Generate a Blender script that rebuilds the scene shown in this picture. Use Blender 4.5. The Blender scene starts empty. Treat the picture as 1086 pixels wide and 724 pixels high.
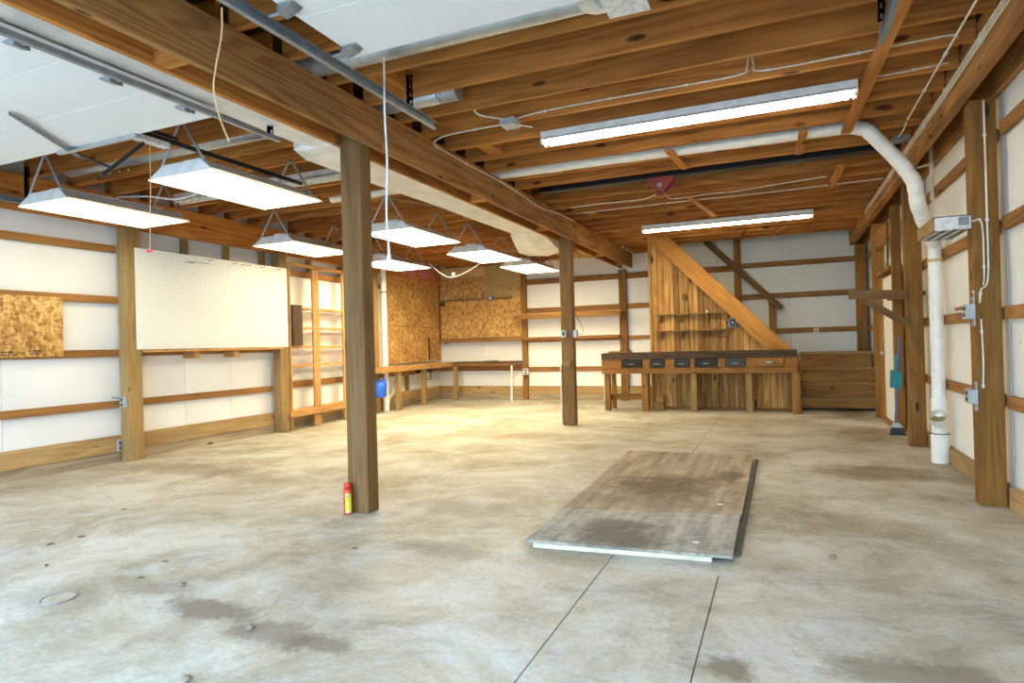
import bpy, bmesh, math, random
from mathutils import Vector, Matrix, Euler
random.seed(7)
SC = bpy.context.scene
COL = SC.collection
# ---------------------------------------------------------------- camera
H = 1.18
YAW, PITCH, ROLL = math.radians(23.1215), math.radians(0.3095), math.radians(-1.5154)
cam_d = bpy.data.cameras.new('camera'); cam = bpy.data.objects.new('camera', cam_d); COL.objects.link(cam)
cam_d.sensor_width = 36.0; cam_d.sensor_fit = 'HORIZONTAL'; cam_d.lens = 669.21/1086*36.0
cam_d.clip_start = 0.02; cam_d.clip_end = 200
fwd = Vector((-math.sin(YAW)*math.cos(PITCH), math.cos(YAW)*math.cos(PITCH), math.sin(PITCH)))
rgt = Vector((math.cos(YAW), math.sin(YAW), 0)); upv = rgt.cross(fwd)
r2 = rgt*math.cos(ROLL) + upv*math.sin(ROLL); u2 = -rgt*math.sin(ROLL) + upv*math.cos(ROLL)
M = Matrix((r2, u2, -fwd)).transposed().to_4x4(); M.translation = Vector((0, 0, H))
cam.matrix_world = M
SC.camera = cam
# ---------------------------------------------------------------- world, light, exposure
SC.view_settings.view_transform = 'Standard'; SC.view_settings.look = 'None'
SC.view_settings.gamma = 1.0; SC.view_settings.use_curve_mapping = False
SC.view_settings.exposure = 1.3
W = bpy.data.worlds.new('sky'); SC.world = W; W.use_nodes = True
bg = W.node_tree.nodes['Background']; bg.inputs[0].default_value = (0.52, 0.74, 1.0, 1); bg.inputs[1].default_value = 4.7
SC.cycles.max_bounces = 10; SC.cycles.diffuse_bounces = 7; SC.cycles.glossy_bounces = 3
SC.cycles.sample_clamp_indirect = 6.0
SC.cycles.use_denoising = True
LAMP_STRENGTH = 6.5
LAMP_COL = (1.0, 0.85, 0.52)
# ---------------------------------------------------------------- materials
def mat_new(name):
    m = bpy.data.materials.new(name); m.use_nodes = True
    nt = m.node_tree; b = nt.nodes['Principled BSDF']
    return m, nt, b
def N(nt, t, **kw):
    n = nt.nodes.new(t)
    for k, v in kw.items():
        if k.startswith('i_'):
            key = k[2:]
            n.inputs[int(key) if key.isdigit() else key.replace('_', ' ')].default_value = v
        else: setattr(n, k, v)
    return n
def ramp(nt, stops, fac=None):
    r = nt.nodes.new('ShaderNodeValToRGB'); e = r.color_ramp.elements
    while len(e) < len(stops): e.new(0.5)
    for el, (p, c) in zip(e, stops):
        el.position = p; el.color = (c[0], c[1], c[2], 1) if len(c) == 3 else c
    if fac is not None: nt.links.new(fac, r.inputs[0])
    return r
def mixc(nt, a, b, fac, mode='MIX'):
    m = nt.nodes.new('ShaderNodeMix'); m.data_type = 'RGBA'; m.blend_type = mode
    for s, v in ((6, a), (7, b), (0, fac)):
        if hasattr(v, 'is_output'): nt.links.new(v, m.inputs[s])
        else: m.inputs[s].default_value = v if s == 0 else (*v, 1)[:4]
    return m.outputs[2]
def plain(name, col, rough=0.6, metal=0.0, var=0.08, scale=12, bump=0.0):
    m, nt, b = mat_new(name)
    tc = N(nt, 'ShaderNodeTexCoord'); no = N(nt, 'ShaderNodeTexNoise', i_Scale=scale, i_Detail=4.0)
    nt.links.new(tc.outputs['Object'], no.inputs['Vector'])
    d = tuple(max(0, c*(1-var*2)) for c in col); l = tuple(min(1, c*(1+var)) for c in col)
    r = ramp(nt, [(0.35, d), (0.6, l)], no.outputs[0]); nt.links.new(r.outputs[0], b.inputs['Base Color'])
    b.inputs['Roughness'].default_value = rough; b.inputs['Metallic'].default_value = metal
    if bump:
        bp = N(nt, 'ShaderNodeBump', i_Strength=bump, i_Distance=0.01)
        nt.links.new(no.outputs[0], bp.inputs['Height']); nt.links.new(bp.outputs[0], b.inputs['Normal'])
    return m
def wood_axis(name, axis, dark, light, rough, knots, var, weather, ring):
    m, nt, b = mat_new(name + '_' + 'xyz'[axis])
    L = nt.links
    tc = N(nt, 'ShaderNodeTexCoord'); oi = N(nt, 'ShaderNodeObjectInfo')
    mul = N(nt, 'ShaderNodeMath', operation='MULTIPLY'); mul.inputs[1].default_value = 37.0
    L.new(oi.outputs['Random'], mul.inputs[0])
    add = N(nt, 'ShaderNodeVectorMath', operation='ADD')
    L.new(tc.outputs['Object'], add.inputs[0]); L.new(mul.outputs[0], add.inputs[1])
    def mapped(al, ac):
        mp = N(nt, 'ShaderNodeMapping'); s = [ac]*3; s[axis] = al
        mp.inputs['Scale'].default_value = s; L.new(add.outputs[0], mp.inputs['Vector']); return mp.outputs[0]
    n1 = N(nt, 'ShaderNodeTexNoise', i_Scale=1.0, i_Detail=1.0, i_Distortion=0.25); L.new(mapped(0.4, 5), n1.inputs['Vector'])
    sn = N(nt, 'ShaderNodeMath', operation='MULTIPLY'); sn.inputs[1].default_value = 60.0; L.new(n1.outputs[0], sn.inputs[0])
    si = N(nt, 'ShaderNodeMath', operation='SINE'); L.new(sn.outputs[0], si.inputs[0])
    mr = N(nt, 'ShaderNodeMapRange'); mr.inputs[1].default_value = -1; mr.inputs[2].default_value = 1; L.new(si.outputs[0], mr.inputs[0])
    n2 = N(nt, 'ShaderNodeTexNoise', i_Scale=1.0, i_Detail=5.0, i_Roughness=0.65); L.new(mapped(3, 60), n2.inputs['Vector'])
    n3 = N(nt, 'ShaderNodeTexNoise', i_Scale=1.0, i_Detail=2.0); L.new(mapped(1.2, 3), n3.inputs['Vector'])
    a1 = N(nt, 'ShaderNodeMath', operation='MULTIPLY'); a1.inputs[1].default_value = ring; L.new(mr.outputs[0], a1.inputs[0])
    a2 = N(nt, 'ShaderNodeMath', operation='MULTIPLY_ADD'); a2.inputs[1].default_value = 0.50; L.new(n2.outputs[0], a2.inputs[0]); L.new(a1.outputs[0], a2.inputs[2])
    a3 = N(nt, 'ShaderNodeMath', operation='MULTIPLY_ADD'); a3.inputs[1].default_value = 0.45; L.new(n3.outputs[0], a3.inputs[0]); L.new(a2.outputs[0], a3.inputs[2])
    r = ramp(nt, [(0.30, dark), (0.78, light)], a3.outputs[0])
    col = r.outputs[0]
    if weather:
        n4 = N(nt, 'ShaderNodeTexNoise', i_Scale=1.0, i_Detail=5.0); L.new(mapped(2.0, 9), n4.inputs['Vector'])
        rr = ramp(nt, [(0.5, (0, 0, 0)), (0.68, (weather[3],)*3)], n4.outputs[0])
        col = mixc(nt, col, weather[:3], rr.outputs[0])
    if knots:
        vo = N(nt, 'ShaderNodeTexVoronoi', i_Scale=1.0); L.new(mapped(1.9, 6.0), vo.inputs['Vector'])
        kr = ramp(nt, [(0.0, (1, 1, 1)), (knots*0.6, (0.9,)*3), (knots, (0, 0, 0))], vo.outputs['Distance'])
        col = mixc(nt, col, tuple(c*0.28 for c in dark), kr.outputs[0])
    hs = N(nt, 'ShaderNodeHueSaturation')
    vr = N(nt, 'ShaderNodeMapRange'); vr.inputs[3].default_value = 1-var; vr.inputs[4].default_value = 1+var
    L.new(oi.outputs['Random'], vr.inputs[0]); L.new(vr.outputs[0], hs.inputs['Value']); L.new(col, hs.inputs['Color'])
    L.new(hs.outputs[0], b.inputs['Base Color']); b.inputs['Roughness'].default_value = rough
    b.inputs['Specular IOR Level'].default_value = 0.25
    bp = N(nt, 'ShaderNodeBump', i_Strength=0.25, i_Distance=0.004); L.new(n2.outputs[0], bp.inputs['Height']); L.new(bp.outputs[0], b.inputs['Normal'])
    return m
def wood(name, dark, light, rough=0.75, knots=0.11, var=0.14, weather=None, ring=0.16):
    return [wood_axis(name, a, dark, light, rough, knots, var, weather, ring) for a in range(3)]
JOIST = wood('fir_joist', (0.24, 0.075, 0.010), (0.62, 0.255, 0.055), var=0.18, knots=0.15)
BEAM = wood('beam_wood', (0.17, 0.068, 0.015), (0.46, 0.22, 0.065), weather=(0.26, 0.17, 0.08, 0.25), ring=0.24)
POST = wood('treated_post', (0.095, 0.045, 0.014), (0.30, 0.16, 0.055), weather=(0.24, 0.18, 0.09, 0.25), ring=0.08)
POSTR = wood('orange_treated_post', (0.12, 0.047, 0.007), (0.37, 0.175, 0.035), weather=(0.28, 0.22, 0.09, 0.3), ring=0.08, knots=0.13)
LPOST = wood('pale_treated_post', (0.19, 0.11, 0.035), (0.44, 0.27, 0.10), weather=(0.27, 0.25, 0.12, 0.4), ring=0.08)
GIRT = wood('girt_wood', (0.19, 0.078, 0.018), (0.41, 0.195, 0.055))
SKIRT = wood('skirt_wood', (0.26, 0.145, 0.05), (0.52, 0.34, 0.14), weather=(0.24, 0.2, 0.14, 0.3))
MUDSILL = wood('weathered_sill', (0.22, 0.15, 0.085), (0.46, 0.36, 0.23), weather=(0.18, 0.16, 0.13, 0.5))
PINE = wood('pine_shelf', (0.32, 0.15, 0.045), (0.62, 0.34, 0.12))
PLANK = wood('stair_plank', (0.20, 0.078, 0.018), (0.60, 0.34, 0.10), knots=0.17, var=0.42)
STRING = wood('stringer_wood', (0.30, 0.12, 0.02), (0.56, 0.27, 0.06), knots=0.0, var=0.05)
BENCH = wood('bench_wood', (0.13, 0.055, 0.012), (0.34, 0.16, 0.04))
BENCHTOP = wood('bench_top_wood', (0.035, 0.022, 0.012), (0.11, 0.07, 0.04), knots=0)
DRAWER = wood('black_drawer', (0.014, 0.015, 0.016), (0.05, 0.052, 0.055), knots=0, var=0.3)
STAIR = wood('stair_wood', (0.13, 0.06, 0.014), (0.34, 0.17, 0.045))
DARKWOOD = wood('dark_brown_board', (0.06, 0.03, 0.018), (0.13, 0.07, 0.04), knots=0)
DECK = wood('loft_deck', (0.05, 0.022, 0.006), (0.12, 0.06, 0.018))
PLYGREEN = wood('green_plywood', (0.34, 0.24, 0.08), (0.52, 0.38, 0.15), knots=0)
PLYPALE = wood('pale_plywood', (0.55, 0.36, 0.16), (0.75, 0.53, 0.27), knots=0)
WHITEP = plain('white_insulation', (0.80, 0.79, 0.75), 0.75, var=0.02, scale=2.5)
def scuffed(name, base, amount=0.12, spot=(0.42, 0.27, 0.12)):
    m, nt, b = mat_new(name); L = nt.links
    tc = N(nt, 'ShaderNodeTexCoord')
    oi = N(nt, 'ShaderNodeObjectInfo'); mu = N(nt, 'ShaderNodeMath', operation='MULTIPLY'); mu.inputs[1].default_value = 53.0; L.new(oi.outputs['Random'], mu.inputs[0])
    av = N(nt, 'ShaderNodeVectorMath', operation='ADD'); L.new(tc.outputs['Object'], av.inputs[0]); L.new(mu.outputs[0], av.inputs[1])
    n1 = N(nt, 'ShaderNodeTexNoise', i_Scale=1.6, i_Detail=4.0); L.new(av.outputs[0], n1.inputs['Vector'])
    n2 = N(nt, 'ShaderNodeTexNoise', i_Scale=9.0, i_Detail=6.0); L.new(av.outputs[0], n2.inputs['Vector'])
    r1 = ramp(nt, [(0.3, tuple(c*0.93 for c in base)), (0.65, base)], n1.outputs[0])
    r2_ = ramp(nt, [(0.70, (0, 0, 0)), (0.76, (amount*4,)*3)], n2.outputs[0])
    L.new(mixc(nt, r1.outputs[0], spot, r2_.outputs[0]), b.inputs['Base Color'])
    b.inputs['Roughness'].default_value = 0.6; b.inputs['Specular IOR Level'].default_value = 0.3
    return m
PANEL = scuffed('white_wall_panel', (0.83, 0.83, 0.80))
CREAMP = scuffed('cream_wall_panel', (0.88, 0.86, 0.78), 0.12)
LOFTP = scuffed('grey_wall_panel', (0.68, 0.69, 0.63), 0.06)
DOORW = scuffed('door_white', (0.80, 0.81, 0.80), 0.05, (0.5, 0.48, 0.4))
PVC = plain('pvc_white', (0.82, 0.80, 0.72), 0.35, var=0.03)
GALV = plain('galvanised_steel', (0.47, 0.50, 0.52), 0.35, metal=0.7, var=0.06, scale=9)
TRACKM = plain('track_metal', (0.26, 0.29, 0.31), 0.4, metal=0.5, var=0.08)
STEEL = plain('dull_steel', (0.30, 0.31, 0.31), 0.45, metal=0.7, var=0.1)
GREYM = plain('grey_box_metal', (0.42, 0.45, 0.46), 0.5, metal=0.3)
BLACK = plain('black_paint', (0.015, 0.015, 0.014), 0.5)
REFL = plain('lamp_reflector', (0.80, 0.80, 0.76), 0.45, var=0.05)
DIRTY = plain('dusty_white', (0.72, 0.71, 0.66), 0.6, var=0.1, scale=30)
SHEET = plain('poly_duct_sheet', (0.78, 0.76, 0.70), 0.4, var=0.06, scale=5)
WIRE = plain('cream_cable', (0.75, 0.70, 0.55), 0.5)
WCORD = plain('white_cord', (0.85, 0.85, 0.82), 0.5)
YCORD = plain('tan_cord', (0.62, 0.42, 0.20), 0.8)
RED = plain('red_plastic', (0.70, 0.04, 0.02), 0.35)
REDM = plain('red_painted_metal', (0.28, 0.03, 0.015), 0.5)
YELL = plain('yellow_label', (0.75, 0.68, 0.05), 0.4)
BLUE = plain('blue_plastic', (0.02, 0.12, 0.65), 0.35)
BLUEH = plain('blue_handle', (0.05, 0.13, 0.35), 0.4)
TEAL = plain('teal_plastic', (0.01, 0.22, 0.24), 0.4)
BRISTLE = plain('dark_bristle', (0.03, 0.035, 0.04), 0.9)
DIRT = plain('dirty_plug', (0.30, 0.23, 0.09), 0.8)
CREAM = plain('cream_paint', (0.72, 0.64, 0.45), 0.6)
PINK = plain('pink_fibreglass', (0.55, 0.20, 0.17), 0.95, var=0.25, scale=14, bump=0.6)
KRAFT = plain('torn_kraft_insulation', (0.50, 0.27, 0.10), 0.95, var=0.3, scale=10, bump=0.6)
ROCK = plain('pebble_stone', (0.24, 0.20, 0.14), 0.9)
LEAF = plain('dry_leaf', (0.30, 0.23, 0.09), 0.9)
CONC_DARK = plain('joint_dirt_and_shade', (0.10, 0.09, 0.07), 0.9)  # dirt in the slab joints, also the painted shade strip beside the plywood
GROUND = plain('outdoor_gravel', (0.42, 0.42, 0.42), 0.9, scale=6)
INK = plain('black_ink', (0.03, 0.025, 0.02), 0.8)
OUTLET = plain('outlet_face', (0.62, 0.62, 0.58), 0.4)
def emis(name, col, st):
    m, nt, b = mat_new(name); b.inputs['Base Color'].default_value = (0.9, 0.9, 0.85, 1)
    tc = N(nt, 'ShaderNodeTexCoord'); no = N(nt, 'ShaderNodeTexNoise', i_Scale=2.0); nt.links.new(tc.outputs['Object'], no.inputs['Vector'])
    b.inputs['Emission Color'].default_value = (*col, 1); b.inputs['Emission Strength'].default_value = st
    return m
LENS = emis('lit_diffuser', LAMP_COL, LAMP_STRENGTH)
LENS2 = emis('half_lit_diffuser_boosted', LAMP_COL, LAMP_STRENGTH*1.9)  # partly lit far lamp, output raised to brighten the back
LENSN = emis('lit_diffuser_dimmed', LAMP_COL, LAMP_STRENGTH*0.42)  # same lamp type, output lowered so the near wall is not overlit
LENSF = emis('lit_diffuser_boosted', LAMP_COL, LAMP_STRENGTH*2.2)  # same lamp type, output raised to brighten the back of the room
TUBE = emis('lit_tube', (1.0, 0.90, 0.70), 15.0)
TUBE2 = emis('boosted_tube', (1.0, 0.88, 0.62), 20.0)  # far strip, output raised to add light at the back right
def osb_mat():
    m, nt, b = mat_new('osb_flakes'); L = nt.links
    tc = N(nt, 'ShaderNodeTexCoord'); out = None; cols = []
    dn = N(nt, 'ShaderNodeTexNoise', i_Scale=4.0, i_Detail=2.0); L.new(tc.outputs['Object'], dn.inputs['Vector'])
    for k, (ang, s) in enumerate(((0.5, 30), (-0.7, 36), (1.4, 24))):
        mp = N(nt, 'ShaderNodeMapping'); mp.inputs['Rotation'].default_value = (ang, ang, ang*0.5)
        mp.inputs['Scale'].default_value = (s*1.5, s*0.7 if k % 2 else s*1.6, s*1.7 if k % 2 else s*0.6)
        ad = N(nt, 'ShaderNodeVectorMath', operation='MULTIPLY_ADD'); ad.inputs[1].default_value = (0.07,)*3
        L.new(dn.outputs['Color'], ad.inputs[0]); L.new(tc.outputs['Object'], ad.inputs[2]); L.new(ad.outputs[0], mp.inputs['Vector'])
        vo = N(nt, 'ShaderNodeTexVoronoi', i_Scale=1.0); L.new(mp.outputs[0], vo.inputs['Vector'])
        cols.append(vo.outputs['Color'])
    c = mixc(nt, cols[0], cols[1], 0.5); c = mixc(nt, c, cols[2], 0.33)
    bw = N(nt, 'ShaderNodeRGBToBW'); L.new(c, bw.inputs[0])
    r = ramp(nt, [(0.26, (0.27, 0.12, 0.025)), (0.48, (0.58, 0.31, 0.08)), (0.66, (0.80, 0.53, 0.20))], bw.outputs[0])
    n2 = N(nt, 'ShaderNodeTexNoise', i_Scale=1.3, i_Detail=3.0); L.new(tc.outputs['Object'], n2.inputs['Vector'])
    r2_ = ramp(nt, [(0.35, (0.8, 0.72, 0.6)), (0.65, (1, 1, 1))], n2.outputs[0])
    L.new(mixc(nt, r.outputs[0], r2_.outputs[0], 1.0, 'MULTIPLY'), b.inputs['Base Color']); b.inputs['Roughness'].default_value = 0.8
    return m
OSB = osb_mat()
def peg_mat():
    m, nt, b = mat_new('perforated_hardboard'); L = nt.links
    tc = N(nt, 'ShaderNodeTexCoord'); mp = N(nt, 'ShaderNodeMapping'); mp.inputs['Scale'].default_value = (0.0, 39.4, 39.4)
    L.new(tc.outputs['Object'], mp.inputs['Vector'])
    fr = N(nt, 'ShaderNodeVectorMath', operation='FRACTION'); L.new(mp.outputs[0], fr.inputs[0])
    sb = N(nt, 'ShaderNodeVectorMath', operation='DISTANCE'); sb.inputs[1].default_value = (0, 0.5, 0.5); L.new(fr.outputs[0], sb.inputs[0])
    r = ramp(nt, [(0.14, (0.30, 0.30, 0.28)), (0.20, (0.82, 0.83, 0.80))], sb.outputs['Value'])
    L.new(r.outputs[0], b.inputs['Base Color']); b.inputs['Roughness'].default_value = 0.5
    return m
PEG = peg_mat()
def concrete():
    m, nt, b = mat_new('stained_concrete'); L = nt.links
    tc = N(nt, 'ShaderNodeTexCoord'); P = tc.outputs['Object']
    def noise(s, d=6.0, r=0.6, dist=0.0, stretch=None):
        n = N(nt, 'ShaderNodeTexNoise', i_Scale=s, i_Detail=d, i_Roughness=r, i_Distortion=dist)
        if stretch:
            mp = N(nt, 'ShaderNodeMapping'); mp.inputs['Scale'].default_value = stretch; L.new(P, mp.inputs['Vector']); L.new(mp.outputs[0], n.inputs['Vector'])
        else: L.new(P, n.inputs['Vector'])
        return n.outputs[0]
    big = ramp(nt, [(0.38, (0.34, 0.29, 0.205)), (0.50, (0.48, 0.435, 0.335)), (0.60, (0.60, 0.575, 0.49))], noise(1.2, 10, 0.70, 0.5))
    c = big.outputs[0]
    wh = ramp(nt, [(0.50, (0, 0, 0)), (0.64, (0.55,)*3)], noise(2.0, 12, 0.78, 0.4, (1.0, 1.4, 1.0)))
    c = mixc(nt, c, (0.62, 0.65, 0.67), wh.outputs[0])
    dk = ramp(nt, [(0.53, (0, 0, 0)), (0.66, (0.5,)*3)], noise(2.6, 12, 0.80, 0.5, (1.0, 1.5, 1)))
    c = mixc(nt, c, (0.26, 0.215, 0.16), dk.outputs[0])
    fine = ramp(nt, [(0.3, (0.80,)*3), (0.7, (1.08,)*3)], noise(40, 6, 0.75))
    c = mixc(nt, c, fine.outputs[0], 1.0, 'MULTIPLY')
    sp = ramp(nt, [(0.70, (0, 0, 0)), (0.74, (0.7,)*3)], noise(16, 3, 0.6))
    c = mixc(nt, c, (0.16, 0.13, 0.09), sp.outputs[0])
    # shaped oil / rust stains that belong to the slab
    dn = N(nt, 'ShaderNodeTexNoise', i_Scale=5.0, i_Detail=6.0, i_Roughness=0.7); L.new(P, dn.inputs['Vector'])
    for (x, y, rx, ry, k, col) in ((-2.45, 2.12, .28, .09, .75, (0.17, 0.13, 0.10)), (-1.98, 2.03, .24, .10, .7, (0.18, 0.14, 0.11)), (-1.72, 2.03, .16, .07, .7, (0.18, 0.14, 0.11)),
                        (-2.95, 2.22, .18, .10, .45, (0.20, 0.15, 0.11)), (0.45, 2.55, .35, .12, .6, (0.17, 0.13, 0.08)), (-0.22, 2.40, .09, .09, .75, (0.14, 0.10, 0.05)), (-3.28, 1.96, .30, .17, .4, (0.2, 0.17, 0.13)),
                        (-5.6, 4.6, .8, .25, .6, (0.26, 0.20, 0.13)), (-3.2, 7.5, .8, .3, .4, (0.3, 0.22, 0.12)), (0.7, 6.2, .5, .3, .65, (0.20, 0.13, 0.06)), (0.9, 8.6, .3, .7, .65, (0.20, 0.12, 0.05)),
                        (-1.8, 3.2, .3, .12, .5, (0.22, 0.19, 0.15)), (-2.2, 4.1, .45, .2, .4, (0.25, 0.21, 0.16)), (-0.6, 9.6, 1.0, .5, .35, (0.34, 0.22, 0.08)), (0.95, 11, .25, .8, .6, (0.17, 0.11, 0.05)), (0.3, 4.4, .35, .35, .4, (0.22, 0.16, 0.09))):
        sub = N(nt, 'ShaderNodeVectorMath', operation='SUBTRACT'); sub.inputs[1].default_value = (x, y, 0); L.new(P, sub.inputs[0])
        sc = N(nt, 'ShaderNodeVectorMath', operation='MULTIPLY'); sc.inputs[1].default_value = (1/rx, 1/ry, 0); L.new(sub.outputs[0], sc.inputs[0])
        ln = N(nt, 'ShaderNodeVectorMath', operation='LENGTH'); L.new(sc.outputs[0], ln.inputs[0])
        ad = N(nt, 'ShaderNodeMath', operation='MULTIPLY_ADD'); ad.inputs[1].default_value = 2.6; L.new(dn.outputs[0], ad.inputs[0]); L.new(ln.outputs['Value'], ad.inputs[2])
        rr = ramp(nt, [(0.0, (k,)*3), (0.62, (k,)*3), (1.0, (0, 0, 0))], None)
        mr = N(nt, 'ShaderNodeMapRange'); mr.inputs[1].default_value = 0.9; mr.inputs[2].default_value = 2.6; L.new(ad.outputs[0], mr.inputs[0]); L.new(mr.outputs[0], rr.inputs[0])
        c = mixc(nt, c, col, rr.outputs[0])
    L.new(c, b.inputs['Base Color'])
    rg = ramp(nt, [(0.3, (0.42,)*3), (0.7, (0.68,)*3)], noise(3.0)); L.new(rg.outputs[0], b.inputs['Roughness'])
    b.inputs['Specular IOR Level'].default_value = 0.3
    bp = N(nt, 'ShaderNodeBump', i_Strength=0.25, i_Distance=0.006); L.new(noise(22, 6, 0.7), bp.inputs['Height']); L.new(bp.outputs[0], b.inputs['Normal'])
    return m
CONC = concrete()
def ply_mat(name, base, stains):
    m, nt, b = mat_new(name); L = nt.links
    tc = N(nt, 'ShaderNodeTexCoord'); P = tc.outputs['Object']
    mp = N(nt, 'ShaderNodeMapping'); mp.inputs['Scale'].default_value = (14, 1.5, 1); L.new(P, mp.inputs['Vector'])
    n1 = N(nt, 'ShaderNodeTexNoise', i_Scale=1.0, i_Detail=6.0); L.new(mp.outputs[0], n1.inputs['Vector'])
    n2 = N(nt, 'ShaderNodeTexNoise', i_Scale=14.0, i_Detail=8.0, i_Roughness=0.8); L.new(P, n2.inputs['Vector'])
    ad = N(nt, 'ShaderNodeMath', operation='MULTIPLY_ADD'); ad.inputs[1].default_value = 0.45; L.new(n1.outputs[0], ad.inputs[0])
    m2 = N(nt, 'ShaderNodeMath', operation='MULTIPLY'); m2.inputs[1].default_value = 0.55; L.new(n2.outputs[0], m2.inputs[0]); L.new(m2.outputs[0], ad.inputs[2])
    r = ramp(nt, [(0.38, tuple(c*0.5 for c in base)), (0.60, tuple(c*1.15 for c in base))], ad.outputs[0]); c = r.outputs[0]
    dn = N(nt, 'ShaderNodeTexNoise', i_Scale=6.0, i_Detail=6.0, i_Roughness=0.7); L.new(P, dn.inputs['Vector'])
    for (x, y, rx, ry, k, col) in stains:
        sub = N(nt, 'ShaderNodeVectorMath', operation='SUBTRACT'); sub.inputs[1].default_value = (x, y, 0); L.new(P, sub.inputs[0])
        sc = N(nt, 'ShaderNodeVectorMath', operation='MULTIPLY'); sc.inputs[1].default_value = (1/rx, 1/ry, 0); L.new(sub.outputs[0], sc.inputs[0])
        ln = N(nt, 'ShaderNodeVectorMath', operation='LENGTH'); L.new(sc.outputs[0], ln.inputs[0])
        a2 = N(nt, 'ShaderNodeMath', operation='MULTIPLY_ADD'); a2.inputs[1].default_value = 2.4; L.new(dn.outputs[0], a2.inputs[0]); L.new(ln.outputs['Value'], a2.inputs[2])
        mr = N(nt, 'ShaderNodeMapRange'); mr.inputs[1].default_value = 1.7; mr.inputs[2].default_value = 2.4; mr.inputs[3].default_value = k; mr.inputs[4].default_value = 0; L.new(a2.outputs[0], mr.inputs[0])
        c = mixc(nt, c, col, mr.outputs[0])
    L.new(c, b.inputs['Base Color']); b.inputs['Roughness'].default_value = 0.85
    return m
PLYFLOOR = ply_mat('worn_plywood', (0.42, 0.33, 0.225), [(-0.90, 5.0, .42, .42, .85, (0.13, 0.085, 0.045)), (-0.62, 5.3, .3, .2, .6, (0.15, 0.1, 0.05)), (-0.42, 5.55, .12, .18, .7, (0.10, 0.07, 0.04)), (-0.9, 4.5, .7, .2, .5, (0.2, 0.15, 0.1))])
PLYFLOOR2 = ply_mat('worn_plywood_near', (0.43, 0.40, 0.34), [(-0.90, 3.62, .28, .28, .85, (0.13, 0.105, 0.075)), (-1.0, 3.85, .2, .15, .7, (0.15, 0.12, 0.09))])
# ---------------------------------------------------------------- builders
XF = Matrix.Identity(4)
def tagset(o, label=None, cat=None, group=None, kind=None):
    if label: o['label'] = label
    if cat: o['category'] = cat
    if group: o['group'] = group
    if kind: o['kind'] = kind
    return o
PINV = {}
def place(o, mat4, parent):
    COL.objects.link(o)
    if parent is not None:
        o.parent = parent
        o.matrix_parent_inverse = PINV[parent.name]
    o.matrix_basis = XF @ mat4
    PINV[o.name] = ((XF @ mat4).inverted() if parent is None else (XF @ mat4).inverted())
    return o
def link_mesh(name, me, mat4=Matrix.Identity(4), parent=None, mat=None):
    if mat is not None and not me.materials: me.materials.append(mat)
    return place(bpy.data.objects.new(name, me), mat4, parent)
def thing(name, loc, label, cat, group=None):
    return tagset(place(bpy.data.objects.new(name, None), Matrix.Translation(loc), None), label, cat, group)
def structure(name, loc=(0, 0, 0)):
    return tagset(place(bpy.data.objects.new(name, None), Matrix.Translation(loc), None), kind='structure')
def bm_mesh(bm, smooth=False):
    me = bpy.data.meshes.new('m'); bm.normal_update(); bm.to_mesh(me); bm.free()
    if smooth:
        for p in me.polygons: p.use_smooth = True
    return me
def box_bm(sx, sy, sz, bev=0.0):
    bm = bmesh.new(); bmesh.ops.create_cube(bm, size=1.0)
    bmesh.ops.scale(bm, vec=(sx, sy, sz), verts=bm.verts)
    if bev > 0: bmesh.ops.bevel(bm, geom=bm.edges[:], offset=bev, segments=1, affect='EDGES')
    return bm
def pick(mat, sx, sy, sz):
    if isinstance(mat, list): return mat[max(range(3), key=lambda i: (sx, sy, sz)[i])]
    return mat
def box(name, x, y, z, mat, parent=None, bev=None, grain=None):
    """axis box from ranges (x0,x1),(y0,y1),(z0,z1)"""
    s = [abs(a[1]-a[0]) for a in (x, y, z)]; c = [(a[0]+a[1])/2 for a in (x, y, z)]
    if bev is None: bev = 0.0 if min(s) < 0.012 else min(0.003, min(s)*0.15)
    m = mat[grain] if grain is not None else pick(mat, *s)
    return link_mesh(name, bm_mesh(box_bm(*s, bev)), Matrix.Translation(c), parent, m)
def bar(name, p, q, w, h, mat, parent=None, up=(0, 0, 1), bev=0.002):
    """board from p to q; w across, h along 'up'"""
    p, q = Vector(p), Vector(q); d = q-p; ln = d.length; X = d.normalized(); up = Vector(up)
    Y = up.cross(X).normalized(); Z = X.cross(Y)
    R = Matrix((X, Y, Z)).transposed().to_4x4(); R.translation = (p+q)/2
    m = mat[0] if isinstance(mat, list) else mat
    return link_mesh(name, bm_mesh(box_bm(ln, w, h, bev)), R, parent, m)
def prism(name, pts, axis, a, b, mat, parent=None):
    """polygon pts in the plane normal to axis, extruded a..b"""
    bm = bmesh.new()
    def v(p, t):
        return {'x': (t, p[0], p[1]), 'y': (p[0], t, p[1]), 'z': (p[0], p[1], t)}[axis]
    A = [bm.verts.new(v(p, a)) for p in pts]; B = [bm.verts.new(v(p, b)) for p in pts]
    bm.faces.new(A); bm.faces.new(B[::-1]); n = len(pts)
    for i in range(n): bm.faces.new((A[i], B[i], B[(i+1) % n], A[(i+1) % n]))
    bmesh.ops.recalc_face_normals(bm, faces=bm.faces)
    c = Vector((0, 0, 0))
    for q in bm.verts: c += q.co
    c /= len(bm.verts)
    for q in bm.verts: q.co -= c
    return link_mesh(name, bm_mesh(bm), Matrix.Translation(c), parent, mat)
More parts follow.
